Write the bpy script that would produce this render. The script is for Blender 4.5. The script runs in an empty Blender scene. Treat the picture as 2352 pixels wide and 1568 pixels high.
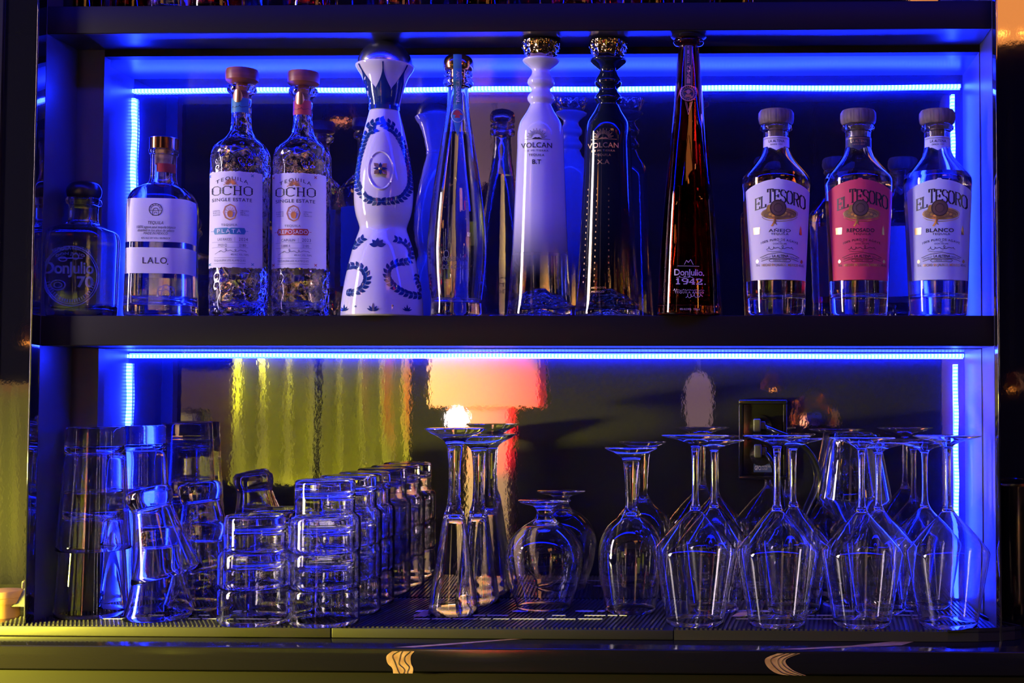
import bpy, bmesh, math, random
from mathutils import Vector, Matrix
random.seed(7)
sin, cos, pi = math.sin, math.cos, math.pi
S = bpy.context.scene
COL = S.collection

# ------------------------------------------------------------------ camera
Z0 = 1.22                      # height of the lens above the floor
DIST = 1.74                    # lens to the front plane of the shelf unit (Y = 0)
FPX = 3000.0
YAW, PITCH, ROLL, SX = 0.02633, 0.04038, 0.00157, -427.15
def _axes():
    fw = Vector((-sin(YAW), cos(YAW), 0)); rt = Vector((cos(YAW), sin(YAW), 0)); up = Vector((0, 0, 1))
    f2 = fw*cos(PITCH) + up*sin(PITCH); u2 = up*cos(PITCH) - fw*sin(PITCH)
    return rt*cos(ROLL) + u2*sin(ROLL), u2*cos(ROLL) - rt*sin(ROLL), f2
RT, UP, FW = _axes()
CAM = Vector((0, -DIST, Z0))
cd = bpy.data.cameras.new('camera'); co = bpy.data.objects.new('camera', cd); COL.objects.link(co)
cd.sensor_width = 36; cd.lens = FPX/2352*36; cd.shift_x = SX/2352; cd.clip_start = 0.01; cd.clip_end = 50
co.matrix_world = Matrix(((RT.x, UP.x, -FW.x, CAM.x), (RT.y, UP.y, -FW.y, CAM.y), (RT.z, UP.z, -FW.z, CAM.z), (0, 0, 0, 1)))
S.camera = co
S.view_settings.view_transform = 'Standard'; S.view_settings.look = 'None'
S.view_settings.exposure = 0.0; S.view_settings.gamma = 1.0; S.view_settings.use_curve_mapping = False
S.render.engine = 'CYCLES'
S.cycles.max_bounces = 22; S.cycles.transmission_bounces = 20; S.cycles.glossy_bounces = 8
S.cycles.diffuse_bounces = 3; S.cycles.transparent_max_bounces = 12
S.cycles.sample_clamp_indirect = 10.0; S.cycles.sample_clamp_direct = 0.0; S.cycles.blur_glossy = 0.2
S.cycles.use_denoising = True
W = bpy.data.worlds.new('world'); S.world = W; W.use_nodes = True
W.node_tree.nodes['Background'].inputs[0].default_value = (0.10, 0.06, 0.20, 1)
W.node_tree.nodes['Background'].inputs[1].default_value = 0.02

def area(name, loc, aim, sx, sy, power, col, spread=pi):
    l = bpy.data.lights.new(name, 'AREA'); l.shape = 'RECTANGLE'; l.size = sx; l.size_y = sy
    l.energy = power; l.color = col; l.spread = spread
    o = bpy.data.objects.new(name, l); COL.objects.link(o); o.location = loc
    d = Vector(aim) - Vector(loc); o.rotation_euler = d.to_track_quat('-Z', 'Y').to_euler()
    return o
# wash lamps of the room behind the lens
KEY_L = 36.0
area('curtain_wash_lamp', (-2.9, -3.40, 0.9), (-1.75, -3.78, 1.12), 0.10, 0.8, 46, (1.0, 0.92, 0.06), 0.75)
area('curtain_foot_lamp', (-1.62, -3.2, 0.20), (-1.62, -3.8, 1.1), 1.3, 0.08, 9, (1.0, 0.90, 0.06), 1.3)
area('corner_curtain_wash_lamp', (-3.3, -2.7, 0.25), (-3.3, -3.5, 1.0), 0.9, 0.10, 4, (1.0, 0.88, 0.05), 1.0)
area('column_red_wash_lamp', (-0.72, -3.25, 0.98), (-1.06, -3.7, 1.13), 0.06, 0.06, 9.0, (1.0, 0.006, 0.015), 1.0)
area('column_peach_wash_lamp', (-1.75, -3.1, 1.75), (-1.22, -3.7, 1.28), 0.10, 0.10, 3, (1.0, 0.42, 0.20), 0.8)
area('bar_yellow_wash_lamp', (-1.66, -0.46, 0.97), (-1.02, -0.08, 0.885), 0.16, 0.06, 13.0, (1.0, 0.88, 0.05), 0.85)
area('room_amber_wash_lamp', (0.9, -2.2, 2.5), (-0.2, 0.0, 1.1), 0.6, 0.25, 1.3, (1.0, 0.36, 0.08))

# ------------------------------------------------------------------ helpers
def ray(px, py):
    return FW*FPX + RT*(px - 1176 + SX) - UP*(py - 784)
def at(px, py, Y):
    d = ray(px, py); return CAM + d*((Y + DIST)/d.y)
def on_plane(px, py, z):
    d = ray(px, py); return CAM + d*((z - Z0)/d.z)
def proj(p):
    v = Vector(p) - CAM; z = v.dot(FW)
    return 1176 + FPX*v.dot(RT)/z - SX, 784 - FPX*v.dot(UP)/z
def mirror_at(px, py, Yr):       # the point of the room that the back panel shows at a pixel
    p = at(px, py, 2*DEPTH - Yr); return Vector((p.x, Yr, p.z))
DEPTH = 0.2176

def mesh_obj(name, bm, mat, parent=None, smooth=True, loc=None, recalc=True):
    if recalc: bmesh.ops.recalc_face_normals(bm, faces=bm.faces)
    me = bpy.data.meshes.new(name); bm.to_mesh(me); bm.free()
    if smooth:
        for p in me.polygons: p.use_smooth = True
        if smooth != 'all':
            me.set_sharp_from_angle(angle=math.radians(38))
    me.materials.append(mat)
    o = bpy.data.objects.new(name, me); COL.objects.link(o)
    if parent: o.parent = parent
    if loc is not None: o.location = loc
    return o
def raw_obj(name, vs, fs, mat, parent=None, smooth=False, loc=None):
    me = bpy.data.meshes.new(name); me.from_pydata([tuple(v) for v in vs], [], fs); me.update()
    if smooth:
        for p in me.polygons: p.use_smooth = True
    me.materials.append(mat)
    o = bpy.data.objects.new(name, me); COL.objects.link(o)
    if parent: o.parent = parent
    if loc is not None: o.location = loc
    return o
def thing(name, label, cat, loc=(0, 0, 0), group=None, rot=(0, 0, 0)):
    o = bpy.data.objects.new(name, None); COL.objects.link(o); o.empty_display_size = 0.02
    o.location = loc; o.rotation_euler = rot; o['label'] = label; o['category'] = cat
    if group: o['group'] = group
    return o
def tag(o, label, cat, group=None, kind=None):
    o['label'] = label; o['category'] = cat
    if group: o['group'] = group
    if kind: o['kind'] = kind
    return o
def struct(o): o['kind'] = 'structure'; return o
def box(bm, x0, x1, y0, y1, z0, z1, bev=0.0):
    r = bmesh.ops.create_cube(bm, size=1)
    for v in r['verts']:
        v.co = Vector(((x0+x1)/2 + v.co.x*(x1-x0), (y0+y1)/2 + v.co.y*(y1-y0), (z0+z1)/2 + v.co.z*(z1-z0)))
    if bev:
        es = {e for v in r['verts'] for e in v.link_edges}
        bmesh.ops.bevel(bm, geom=list(es), offset=bev, segments=3, profile=0.5, affect='EDGES')
def boxo(name, x0, x1, y0, y1, z0, z1, mat, parent=None, bev=0.0):
    bm = bmesh.new(); box(bm, x0, x1, y0, y1, z0, z1, bev)
    return mesh_obj(name, bm, mat, parent, smooth=bool(bev))
def lathe_bm(prof, seg=56, sec=None, bm=None, off=(0, 0, 0)):
    bm = bm or bmesh.new(); rings = []
    for r, z in prof:
        if r < 1e-6: rings.append([bm.verts.new((off[0], off[1], off[2]+z))])
        else:
            row = []
            for i in range(seg):
                a = 2*pi*i/seg; k = sec(a, z) if sec else 1.0
                row.append(bm.verts.new((off[0]+r*k*sin(a), off[1]-r*k*cos(a), off[2]+z)))
            rings.append(row)
    for A, B in zip(rings, rings[1:]):
        if len(A) == 1 and len(B) == 1: continue
        for i in range(seg):
            j = (i+1) % seg
            if len(A) == 1: bm.faces.new((A[0], B[j], B[i]))
            elif len(B) == 1: bm.faces.new((A[i], A[j], B[0]))
            else: bm.faces.new((A[i], A[j], B[j], B[i]))
    return bm
def spline(pts, n=4):                      # Catmull-Rom through the profile points
    out = []
    for i in range(len(pts)-1):
        p0 = pts[max(i-1, 0)]; p1 = pts[i]; p2 = pts[i+1]; p3 = pts[min(i+2, len(pts)-1)]
        for k in range(n):
            t = k/n
            q = [0.5*((2*p1[d]) + (-p0[d]+p2[d])*t + (2*p0[d]-5*p1[d]+4*p2[d]-p3[d])*t*t + (-p0[d]+3*p1[d]-3*p2[d]+p3[d])*t**3) for d in (0, 1)]
            out.append((max(q[0], 0.0), q[1]))
    out.append(tuple(pts[-1])); return out
def interp(tab, z):
    if z <= tab[0][1]: return tab[0][0]
    for (r0, z0), (r1, z1) in zip(tab, tab[1:]):
        if z0 <= z <= z1: return r0 + (r1-r0)*((z-z0)/(z1-z0) if z1 > z0 else 0)
    return tab[-1][0]
def tube(bm, pts, r, seg=10):
    prev = None
    for i, p in enumerate(pts):
        p = Vector(p); t = (Vector(pts[min(i+1, len(pts)-1)]) - Vector(pts[max(i-1, 0)])).normalized()
        a = t.cross(Vector((0, 0, 1)) if abs(t.z) < .9 else Vector((1, 0, 0))).normalized(); b = t.cross(a)
        ring = [bm.verts.new(p + (a*cos(2*pi*k/seg) + b*sin(2*pi*k/seg))*r) for k in range(seg)]
        if prev:
            for k in range(seg): bm.faces.new((prev[k], prev[(k+1) % seg], ring[(k+1) % seg], ring[k]))
        else: bm.faces.new(ring[::-1])
        prev = ring
    bm.faces.new(prev)
def curve3(pts, n=8):
    out = []
    for i in range(len(pts)-1):
        P = [Vector(pts[max(i-1, 0)]), Vector(pts[i]), Vector(pts[i+1]), Vector(pts[min(i+2, len(pts)-1)])]
        for k in range(n):
            t = k/n
            out.append(0.5*((2*P[1]) + (P[2]-P[0])*t + (2*P[0]-5*P[1]+4*P[2]-P[3])*t*t + (-P[0]+3*P[1]-3*P[2]+P[3])*t**3))
    out.append(Vector(pts[-1])); return out

# ------------------------------------------------------------------ materials
def mat(name, col=(.5, .5, .5), rough=.5, metal=0., trans=0., ior=1.5, spec=None, coat=0., emit=None, es=0., sheen=0.):
    m = bpy.data.materials.new(name); m.use_nodes = True; b = m.node_tree.nodes['Principled BSDF']
    b.inputs['Base Color'].default_value = (*col, 1); b.inputs['Roughness'].default_value = rough
    b.inputs['Metallic'].default_value = metal; b.inputs['Transmission Weight'].default_value = trans
    b.inputs['IOR'].default_value = ior; b.inputs['Coat Weight'].default_value = coat
    if spec is not None: b.inputs['Specular IOR Level'].default_value = spec
    if emit: b.inputs['Emission Color'].default_value = (*emit, 1); b.inputs['Emission Strength'].default_value = es
    if sheen: b.inputs['Sheen Weight'].default_value = sheen
    return m
def N(m, t, **k):
    n = m.node_tree.nodes.new(t)
    for a, v in k.items(): setattr(n, a, v)
    return n
def L(m, a, b): m.node_tree.links.new(a, b)
def bump(m, scale=50., strength=.3, dist=.001, stretch=(1, 1, 1), kind='noise', detail=2.):
    tc = N(m, 'ShaderNodeTexCoord'); mp = N(m, 'ShaderNodeMapping'); mp.inputs['Scale'].default_value = stretch
    L(m, tc.outputs['Object'], mp.inputs['Vector'])
    if kind == 'noise':
        t = N(m, 'ShaderNodeTexNoise'); t.inputs['Scale'].default_value = scale; t.inputs['Detail'].default_value = detail; out = t.outputs['Fac']
    else:
        t = N(m, 'ShaderNodeTexVoronoi'); t.inputs['Scale'].default_value = scale; t.feature = 'SMOOTH_F1'; out = t.outputs['Distance']
    L(m, mp.outputs['Vector'], t.inputs['Vector'])
    b = N(m, 'ShaderNodeBump'); b.inputs['Strength'].default_value = strength; b.inputs['Distance'].default_value = dist
    L(m, out, b.inputs['Height']); L(m, b.outputs['Normal'], m.node_tree.nodes['Principled BSDF'].inputs['Normal'])
    return t
def colvary(m, c1, c2, scale, stretch=(1, 1, 1), detail=3.):
    tc = N(m, 'ShaderNodeTexCoord'); mp = N(m, 'ShaderNodeMapping'); mp.inputs['Scale'].default_value = stretch
    t = N(m, 'ShaderNodeTexNoise'); t.inputs['Scale'].default_value = scale; t.inputs['Detail'].default_value = detail
    r = N(m, 'ShaderNodeValToRGB'); r.color_ramp.elements[0].position = .35; r.color_ramp.elements[1].position = .68
    r.color_ramp.elements[0].color = (*c1, 1); r.color_ramp.elements[1].color = (*c2, 1)
    L(m, tc.outputs['Object'], mp.inputs['Vector']); L(m, mp.outputs['Vector'], t.inputs['Vector']); L(m, t.outputs['Fac'], r.inputs['Fac'])
    L(m, r.outputs['Color'], m.node_tree.nodes['Principled BSDF'].inputs['Base Color'])

M = {}
M['laminate'] = mat('black_laminate', (.008, .006, .009), .40, spec=.16); bump(M['laminate'], 220, .10, .0004, (.15, 1, 1))
M['inner'] = mat('satin_black_lining', (.10, .10, .15), .36, metal=.25); bump(M['inner'], 260, .12, .0004, (1, 1, .12))
M['underfront'] = mat('satin_front_underside', (.035, .033, .045), .30)
M['under'] = mat('brushed_black_underside', (.07, .07, .10), .28, metal=.15, spec=.35); bump(M['under'], 240, .10, .0004, (1, .1, 1))
def mirror_mat(name, base, rough, haze):
    m = mat(name, base, rough, metal=1.0); b = m.node_tree.nodes['Principled BSDF']
    bump(m, 130, .030, .0005, (1.5, 1, 1.0), detail=3)
    d = N(m, 'ShaderNodeBsdfPrincipled'); d.inputs['Base Color'].default_value = (.08, .08, .12, 1); d.inputs['Roughness'].default_value = .55; d.inputs['Metallic'].default_value = 0; d.inputs['Specular IOR Level'].default_value = .12
    mx = N(m, 'ShaderNodeMixShader'); mx.inputs[0].default_value = haze
    L(m, b.outputs[0], mx.inputs[1]); L(m, d.outputs[0], mx.inputs[2]); L(m, mx.outputs[0], m.node_tree.nodes['Material Output'].inputs['Surface'])
    return m
M['mirror'] = mirror_mat('glossy_black_back_panel', (.30, .27, .31), .02, .22)
M['pilaster'] = mirror_mat('glossy_black_pilaster', (.30, .27, .27), .035, .06)
M['glass'] = mat('clear_glass', (1, 1, 1), 0.0, trans=1, ior=1.5)
M['thin'] = mat('clear_stemware', (1, 1, 1), 0.0, trans=1, ior=1.5)
M['hammered'] = mat('hammered_glass', (1, 1, 1), 0.0, trans=1, ior=1.5); bump(M['hammered'], 95, .55, .006, kind='voronoi')
M['darkamber'] = mat('dark_amber_glass', (.50, .09, .03), 0.0, trans=1, ior=1.5)
M['water'] = mat('clear_spirit', (.97, .97, .95), 0.0, trans=1, ior=1.36)
M['gold'] = mat('golden_spirit', (.92, .62, .22), 0.0, trans=1, ior=1.36)
M['pale'] = mat('pale_straw_spirit', (.98, .88, .62), 0.0, trans=1, ior=1.36)
M['brownspirit'] = mat('brown_spirit', (.55, .16, .05), 0.0, trans=1, ior=1.36)
M['redspirit'] = mat('red_spirit', (.65, .04, .03), 0.0, trans=1, ior=1.36)
M['ceramic'] = mat('white_ceramic', (.80, .77, .76), .10, coat=.6)
M['cobalt'] = mat('cobalt_paint', (.010, .035, .17), .14, coat=.6)
M['cobalt2'] = mat('light_cobalt_line', (.05, .18, .45), .16, coat=.5)
M['chrome'] = mat('chrome_ball', (.72, .72, .76), .24, metal=1, coat=1.0); M['chrome'].node_tree.nodes['Principled BSDF'].inputs['Coat Roughness'].default_value = .02; M['chrome'].node_tree.nodes['Principled BSDF'].inputs['Coat IOR'].default_value = 1.9
M['copper'] = mat('copper_cap', (.75, .36, .16), .16, metal=1)
M['goldfoil'] = mat('gold_foil', (.62, .42, .20), .28, metal=.9)
M['plate'] = mat('dull_gold_print', (.30, .19, .09), .4, metal=.5)
M['stone'] = mat('dark_brown_print', (.13, .075, .05), .45)
M['copperfoil'] = mat('copper_foil', (.80, .38, .22), .30, metal=.85)
M['wood'] = mat('red_brown_wood', (.30, .10, .05), .38); colvary(M['wood'], (.17, .04, .02), (.38, .11, .05), 30, (.3, .3, 4))
M['corkwood'] = mat('greyed_oak_stopper', (.42, .32, .26), .6); colvary(M['corkwood'], (.13, .09, .075), (.26, .19, .16), 60, (3, 3, .4))
M['blackwood'] = mat('black_stopper', (.02, .016, .016), .3)
M['cork'] = mat('natural_cork', (.45, .27, .14), .7); colvary(M['cork'], (.3, .16, .08), (.55, .35, .2), 120)
M['paper'] = mat('white_label_paper', (.80, .76, .76), .62); bump(M['paper'], 900, .25, .0003)
M['lalopaper'] = mat('silver_white_label_paper', (.72, .71, .76), .48); bump(M['lalopaper'], 700, .3, .0003)
M['pink'] = mat('coral_red_label_paper', (.82, .06, .10), .6)
M['orangep'] = mat('orange_back_label', (.60, .20, .06), .6)
M['tanp'] = mat('tan_back_label', (.6, .46, .34), .6)
M['bluep'] = mat('pale_blue_label_paper', (.62, .68, .80), .6)
M['blackp'] = mat('black_neck_label', (.03, .028, .026), .45)
M['ink'] = mat('black_ink', (.012, .012, .014), .45)
M['greyink'] = mat('grey_ink', (.10, .10, .12), .5)
M['tealink'] = mat('teal_ink', (.03, .22, .36), .5)
M['redink'] = mat('red_ink', (.55, .05, .03), .5)
M['whiteink'] = mat('white_ink', (.85, .82, .80), .5)
M['silverink'] = mat('silver_ink', (.75, .70, .68), .35, metal=.3)
M['relief'] = mat('blue_lit_glass_relief', (.30, .38, .85), .18, trans=.75)  # blue base stands in for LED light caught in clear glass
M['rubber'] = mat('black_rubber', (.020, .019, .020), .42, spec=.25)
M['rubbertop'] = mat('black_ribbed_rubber', (.030, .028, .030), .28)
M['matwhite'] = mat('white_mat_print', (.55, .52, .60), .35)
M['counter'] = mat('black_polished_stone', (.008, .007, .010), .12, spec=.35); bump(M['counter'], 60, .04, .0005)
M['counterface'] = mat('black_counter_face', (.010, .009, .011), .38, spec=.25)
M['vein'] = mat('tan_gold_vein', (.48, .26, .12), .35); colvary(M['vein'], (.34, .17, .08), (.55, .32, .16), 90)
M['steel'] = mat('dark_steel', (.30, .27, .22), .16, metal=1)
M['clay'] = mat('tan_clay', (.42, .20, .09), .6)
M['cloth'] = mat('blue_black_cloth', (.06, .06, .10), .9); bump(M['cloth'], 400, .6, .001)
M['plastic'] = mat('black_plastic', (.012, .012, .014), .16)
M['plug'] = mat('grey_plug', (.07, .07, .075), .4)
M['tagblue'] = mat('blue_outlet_tag', (.05, .09, .22), .4)
M['curtain'] = mat('olive_yellow_curtain', (.48, .52, .08), .8, sheen=.3)
M['column'] = mat('plaster_column', (.75, .55, .55), .5)
M['wallpaint'] = mat('dark_brown_wall', (.0025, .002, .003), .7, spec=.08)
M['wallfar'] = mat('tan_far_wall', (.10, .055, .035), .6)
M['floor'] = mat('dark_floor', (.03, .025, .03), .3)
M['sofa'] = mat('dark_leather', (.02, .012, .012), .4)
M['ribbon'] = mat('teal_ribbon_label', (.05, .22, .36), .45)
def emis(name, col, s):
    m = bpy.data.materials.new(name); m.use_nodes = True; nt = m.node_tree; nt.nodes.remove(nt.nodes['Principled BSDF'])
    e = nt.nodes.new('ShaderNodeEmission'); e.inputs[0].default_value = (*col, 1); e.inputs[1].default_value = s
    nt.links.new(e.outputs[0], nt.nodes['Material Output'].inputs[0]); return m
LEDC = (.0055, .017, 1.0); LEDS = 140.
def led_mat(name, axis):                    # diode rhythm along the strip
    m = emis(name, LEDC, LEDS); e = [n for n in m.node_tree.nodes if n.type == 'EMISSION'][0]
    tc = N(m, 'ShaderNodeTexCoord'); sp = N(m, 'ShaderNodeSeparateXYZ'); L(m, tc.outputs['Object'], sp.inputs[0])
    a = N(m, 'ShaderNodeMath', operation='MULTIPLY'); a.inputs[1].default_value = 2*pi/.0052; L(m, sp.outputs[axis], a.inputs[0])
    b = N(m, 'ShaderNodeMath', operation='SINE'); L(m, a.outputs[0], b.inputs[0])
    c = N(m, 'ShaderNodeMath', operation='MULTIPLY_ADD'); c.inputs[1].default_value = .6*LEDS; c.inputs[2].default_value = LEDS; L(m, b.outputs[0], c.inputs[0])
    L(m, c.outputs[0], e.inputs[1]); return m
M['ledx'] = led_mat('blue_diode_strip', 0); M['ledz'] = led_mat('blue_diode_strip_upright', 2)
M['key'] = emis('white_lamp_tube', (1.0, .82, .90), KEY_L)
M['amber'] = emis('amber_bulb', (1.0, .36, .05), 14)
M['amberdim'] = emis('dim_amber_bulb', (1.0, .30, .10), 2.5)
M['palepatch'] = emis('pale_patch_standin', (1.0, .60, .62), .55)
M['globe'] = emis('warm_white_globe', (1.0, .92, .80), 16)
M['soffit'] = emis('blue_cove_strip', (.001, .008, 1.0), 28)
M['cream'] = emis('added_cream_tube', (1.0, .80, .58), 20)
M['string'] = emis('added_string_bulb', (1.0, .55, .20), 60)
M['redstring'] = emis('added_red_string_bulb', (1.0, .05, .06), 30)
M['redlamp'] = emis('red_neon_tube', (1.0, .03, .04), 5)

# ------------------------------------------------------------------ the shelf unit
XL, XR = -.9355, .3472
ZU, ZU2, ZM1, ZM2 = Z0+.4904, Z0+.5276, Z0+.1049, Z0+.0649
ZT = Z0-.3040                  # top of the bar mats
ZC = Z0-.3195                  # top of the counter
YP = .085                      # depth of the posts
DROP = .010                    # the rear half of the niche ceiling hangs this much lower
XBL, XBR = at(308, 202, DEPTH).x, at(2207, 190, DEPTH).x
XPL, XPR = at(235, 400, YP).x, at(2251, 400, YP).x
PF = -.021                     # front plane of the pilasters
ZTOP = Z0+.95
def niche(z0, z1, top_lit):
    pass
# pilasters (the glossy uprights left and right of the niche)
PM = .170                      # the glossy panels beside the niche stand further back
struct(boxo('trim_1', XL-.0022, XL, PF, DEPTH, ZC, ZTOP, M['pilaster'], bev=.0004))
struct(boxo('trim_2', XR+.0004, XR+.0030, PF, DEPTH, ZC, ZTOP, M['pilaster'], bev=.0004))
struct(boxo('trim_3', at(9, 100, PM).x, XL-.0023, PM, .26, ZC, ZTOP, M['pilaster']))
struct(boxo('trim_4', XR+.0031, XR+.34, PM, .26, ZC, ZTOP, M['pilaster']))
struct(boxo('trim_5', XL-.34, at(9, 100, PM).x-.0005, PM-.004, .26, ZC, ZTOP, M['laminate']))
# back wall panel
struct(boxo('wall_back', XL-.1, XR+.1, DEPTH, DEPTH+.02, ZC, ZTOP, M['mirror']))
# side linings: front half flush with the pilaster, post, then the back half set in
bm = bmesh.new()
box(bm, XL-.0015, XL+.0004, .0, YP, ZC, ZTOP); box(bm, XL-.0015, XPL, YP, YP+.018, ZC, ZTOP); box(bm, XL-.0015, XBL, YP+.0181, DEPTH, ZC, ZTOP)
struct(mesh_obj('wall_left', bm, M['inner'], smooth=False))
bm = bmesh.new()
box(bm, XR-.0002, XR+.0008, .0, YP-.001, ZC, ZTOP); box(bm, XR+.0002, XR+.0008, YP-.001, YP+.001, ZC, ZTOP); box(bm, min(XPR, XR-.0002), XR+.0008, YP+.001, DEPTH, ZC, ZTOP)
struct(mesh_obj('wall_right', bm, M['inner'], smooth=False))
XBR = XR
def shelf(name, z0, z1, label, drop):
    t = thing(name, label, 'shelf', (0, 0, z0))
    h = z1 - z0
    boxo('board', XL+.0005, XR-.0003, .0, YP, 0, h, M['laminate'], t, bev=.0006)
    boxo('back_board', XBL+.0002, XR-.0003, YP+.0185, DEPTH-.0003, -drop, h, M['under'], t)
    boxo('rail', XPL+.0002, XR-.0003, YP+.0002, YP+.0182, -drop, h, M['laminate'], t)
    boxo('underside_lining', XL+.001, XR-.001, .002, YP-.001, -.0006, -.0001, M['underfront'], t)
    return t
shelf('display_shelf', ZM1-.040, ZM1, 'black laminate shelf board carrying the row of tequila bottles', .0015)
shelf('display_shelf', ZU, ZU2, 'black laminate shelf board along the top of the picture', DROP)
# rail behind the front board of the upper shelf
def led(name, pts, mtl, label, axis, w=.0050, t_=.0068):
    o = thing(name, label, 'LED strip', (0, 0, 0), 'blue LED strips in the shelf niches')
    a, b = Vector(pts[0]), Vector(pts[1]); bm = bmesh.new()
    n = 60
    for i in range(n):
        p = a.lerp(b, i/n); q = a.lerp(b, (i+1)/n); wob = .0009*sin(i*.37+a.x*9) ; wob2 = .0009*sin((i+1)*.37+a.x*9)
        if axis == 0:
            vs = [(p.x, p.y, p.z-w/2+wob), (q.x, q.y, q.z-w/2+wob2), (q.x, q.y, q.z+w/2+wob2), (p.x, p.y, p.z+w/2+wob)]
        else:
            vs = [(p.x-w/2+wob, p.y, p.z), (q.x-w/2+wob2, q.y, q.z), (q.x+w/2+wob2, q.y, q.z), (p.x+w/2+wob, p.y, p.z)]
        bm.faces.new([bm.verts.new(v) for v in vs])
    bmesh.ops.remove_doubles(bm, verts=bm.verts, dist=1e-5)
    r = bmesh.ops.extrude_face_region(bm, geom=bm.faces[:])
    for v in [g for g in r['geom'] if isinstance(g, bmesh.types.BMVert)]: v.co.y += t_
    mesh_obj('diodes', bm, mtl, o, smooth=False)
    bm = bmesh.new()
    if axis == 0: box(bm, min(a.x, b.x), max(a.x, b.x), a.y+t_, a.y+t_+.0008, a.z-w*.8, a.z+w*.8)
    else: box(bm, a.x-w*.8, a.x+w*.8, a.y+t_, a.y+t_+.0008, min(a.z, b.z), max(a.z, b.z))
    mesh_obj('backing_tape', bm, M['whiteink'], o, smooth=False)
    return o
YL = DEPTH-.0078
zt1 = at(1200, 203, YL).z; zt2 = at(1200, 817, YL).z
led('led_strip', ((XBL+.001, YL, zt1), (at(2207, 190, YL).x, YL, zt1)), M['ledx'], 'long horizontal blue LED strip above the tequila bottles', 0)
led('led_strip', ((XBL+.001, YL, zt2), (at(2214, 815, YL).x, YL, zt2)), M['ledx'], 'long horizontal blue LED strip above the glassware', 0)
led('led_strip', ((XBL+.003, YL, zt1-.012), (XBL+.003, YL, ZM1+.004)), M['ledz'], 'upright blue LED strip behind the white striped label bottle at left', 2)
led('led_strip', ((at(2190, 400, YL).x, YL, zt1-.012), (at(2190, 400, YL).x, YL, ZM1+.004)), M['ledz'], 'upright blue LED strip behind the bottle nearest the right pilaster', 2)
led('led_strip', ((XBL+.003, YL, zt2-.012), (XBL+.003, YL, ZT+.004)), M['ledz'], 'upright blue LED strip behind the tall stacked tumblers', 2)
led('led_strip', ((at(2197, 1000, YL).x, YL, zt2-.012), (at(2197, 1000, YL).x, YL, ZT+.004)), M['ledz'], 'upright blue LED strip behind the wine glasses at right', 2)

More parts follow.
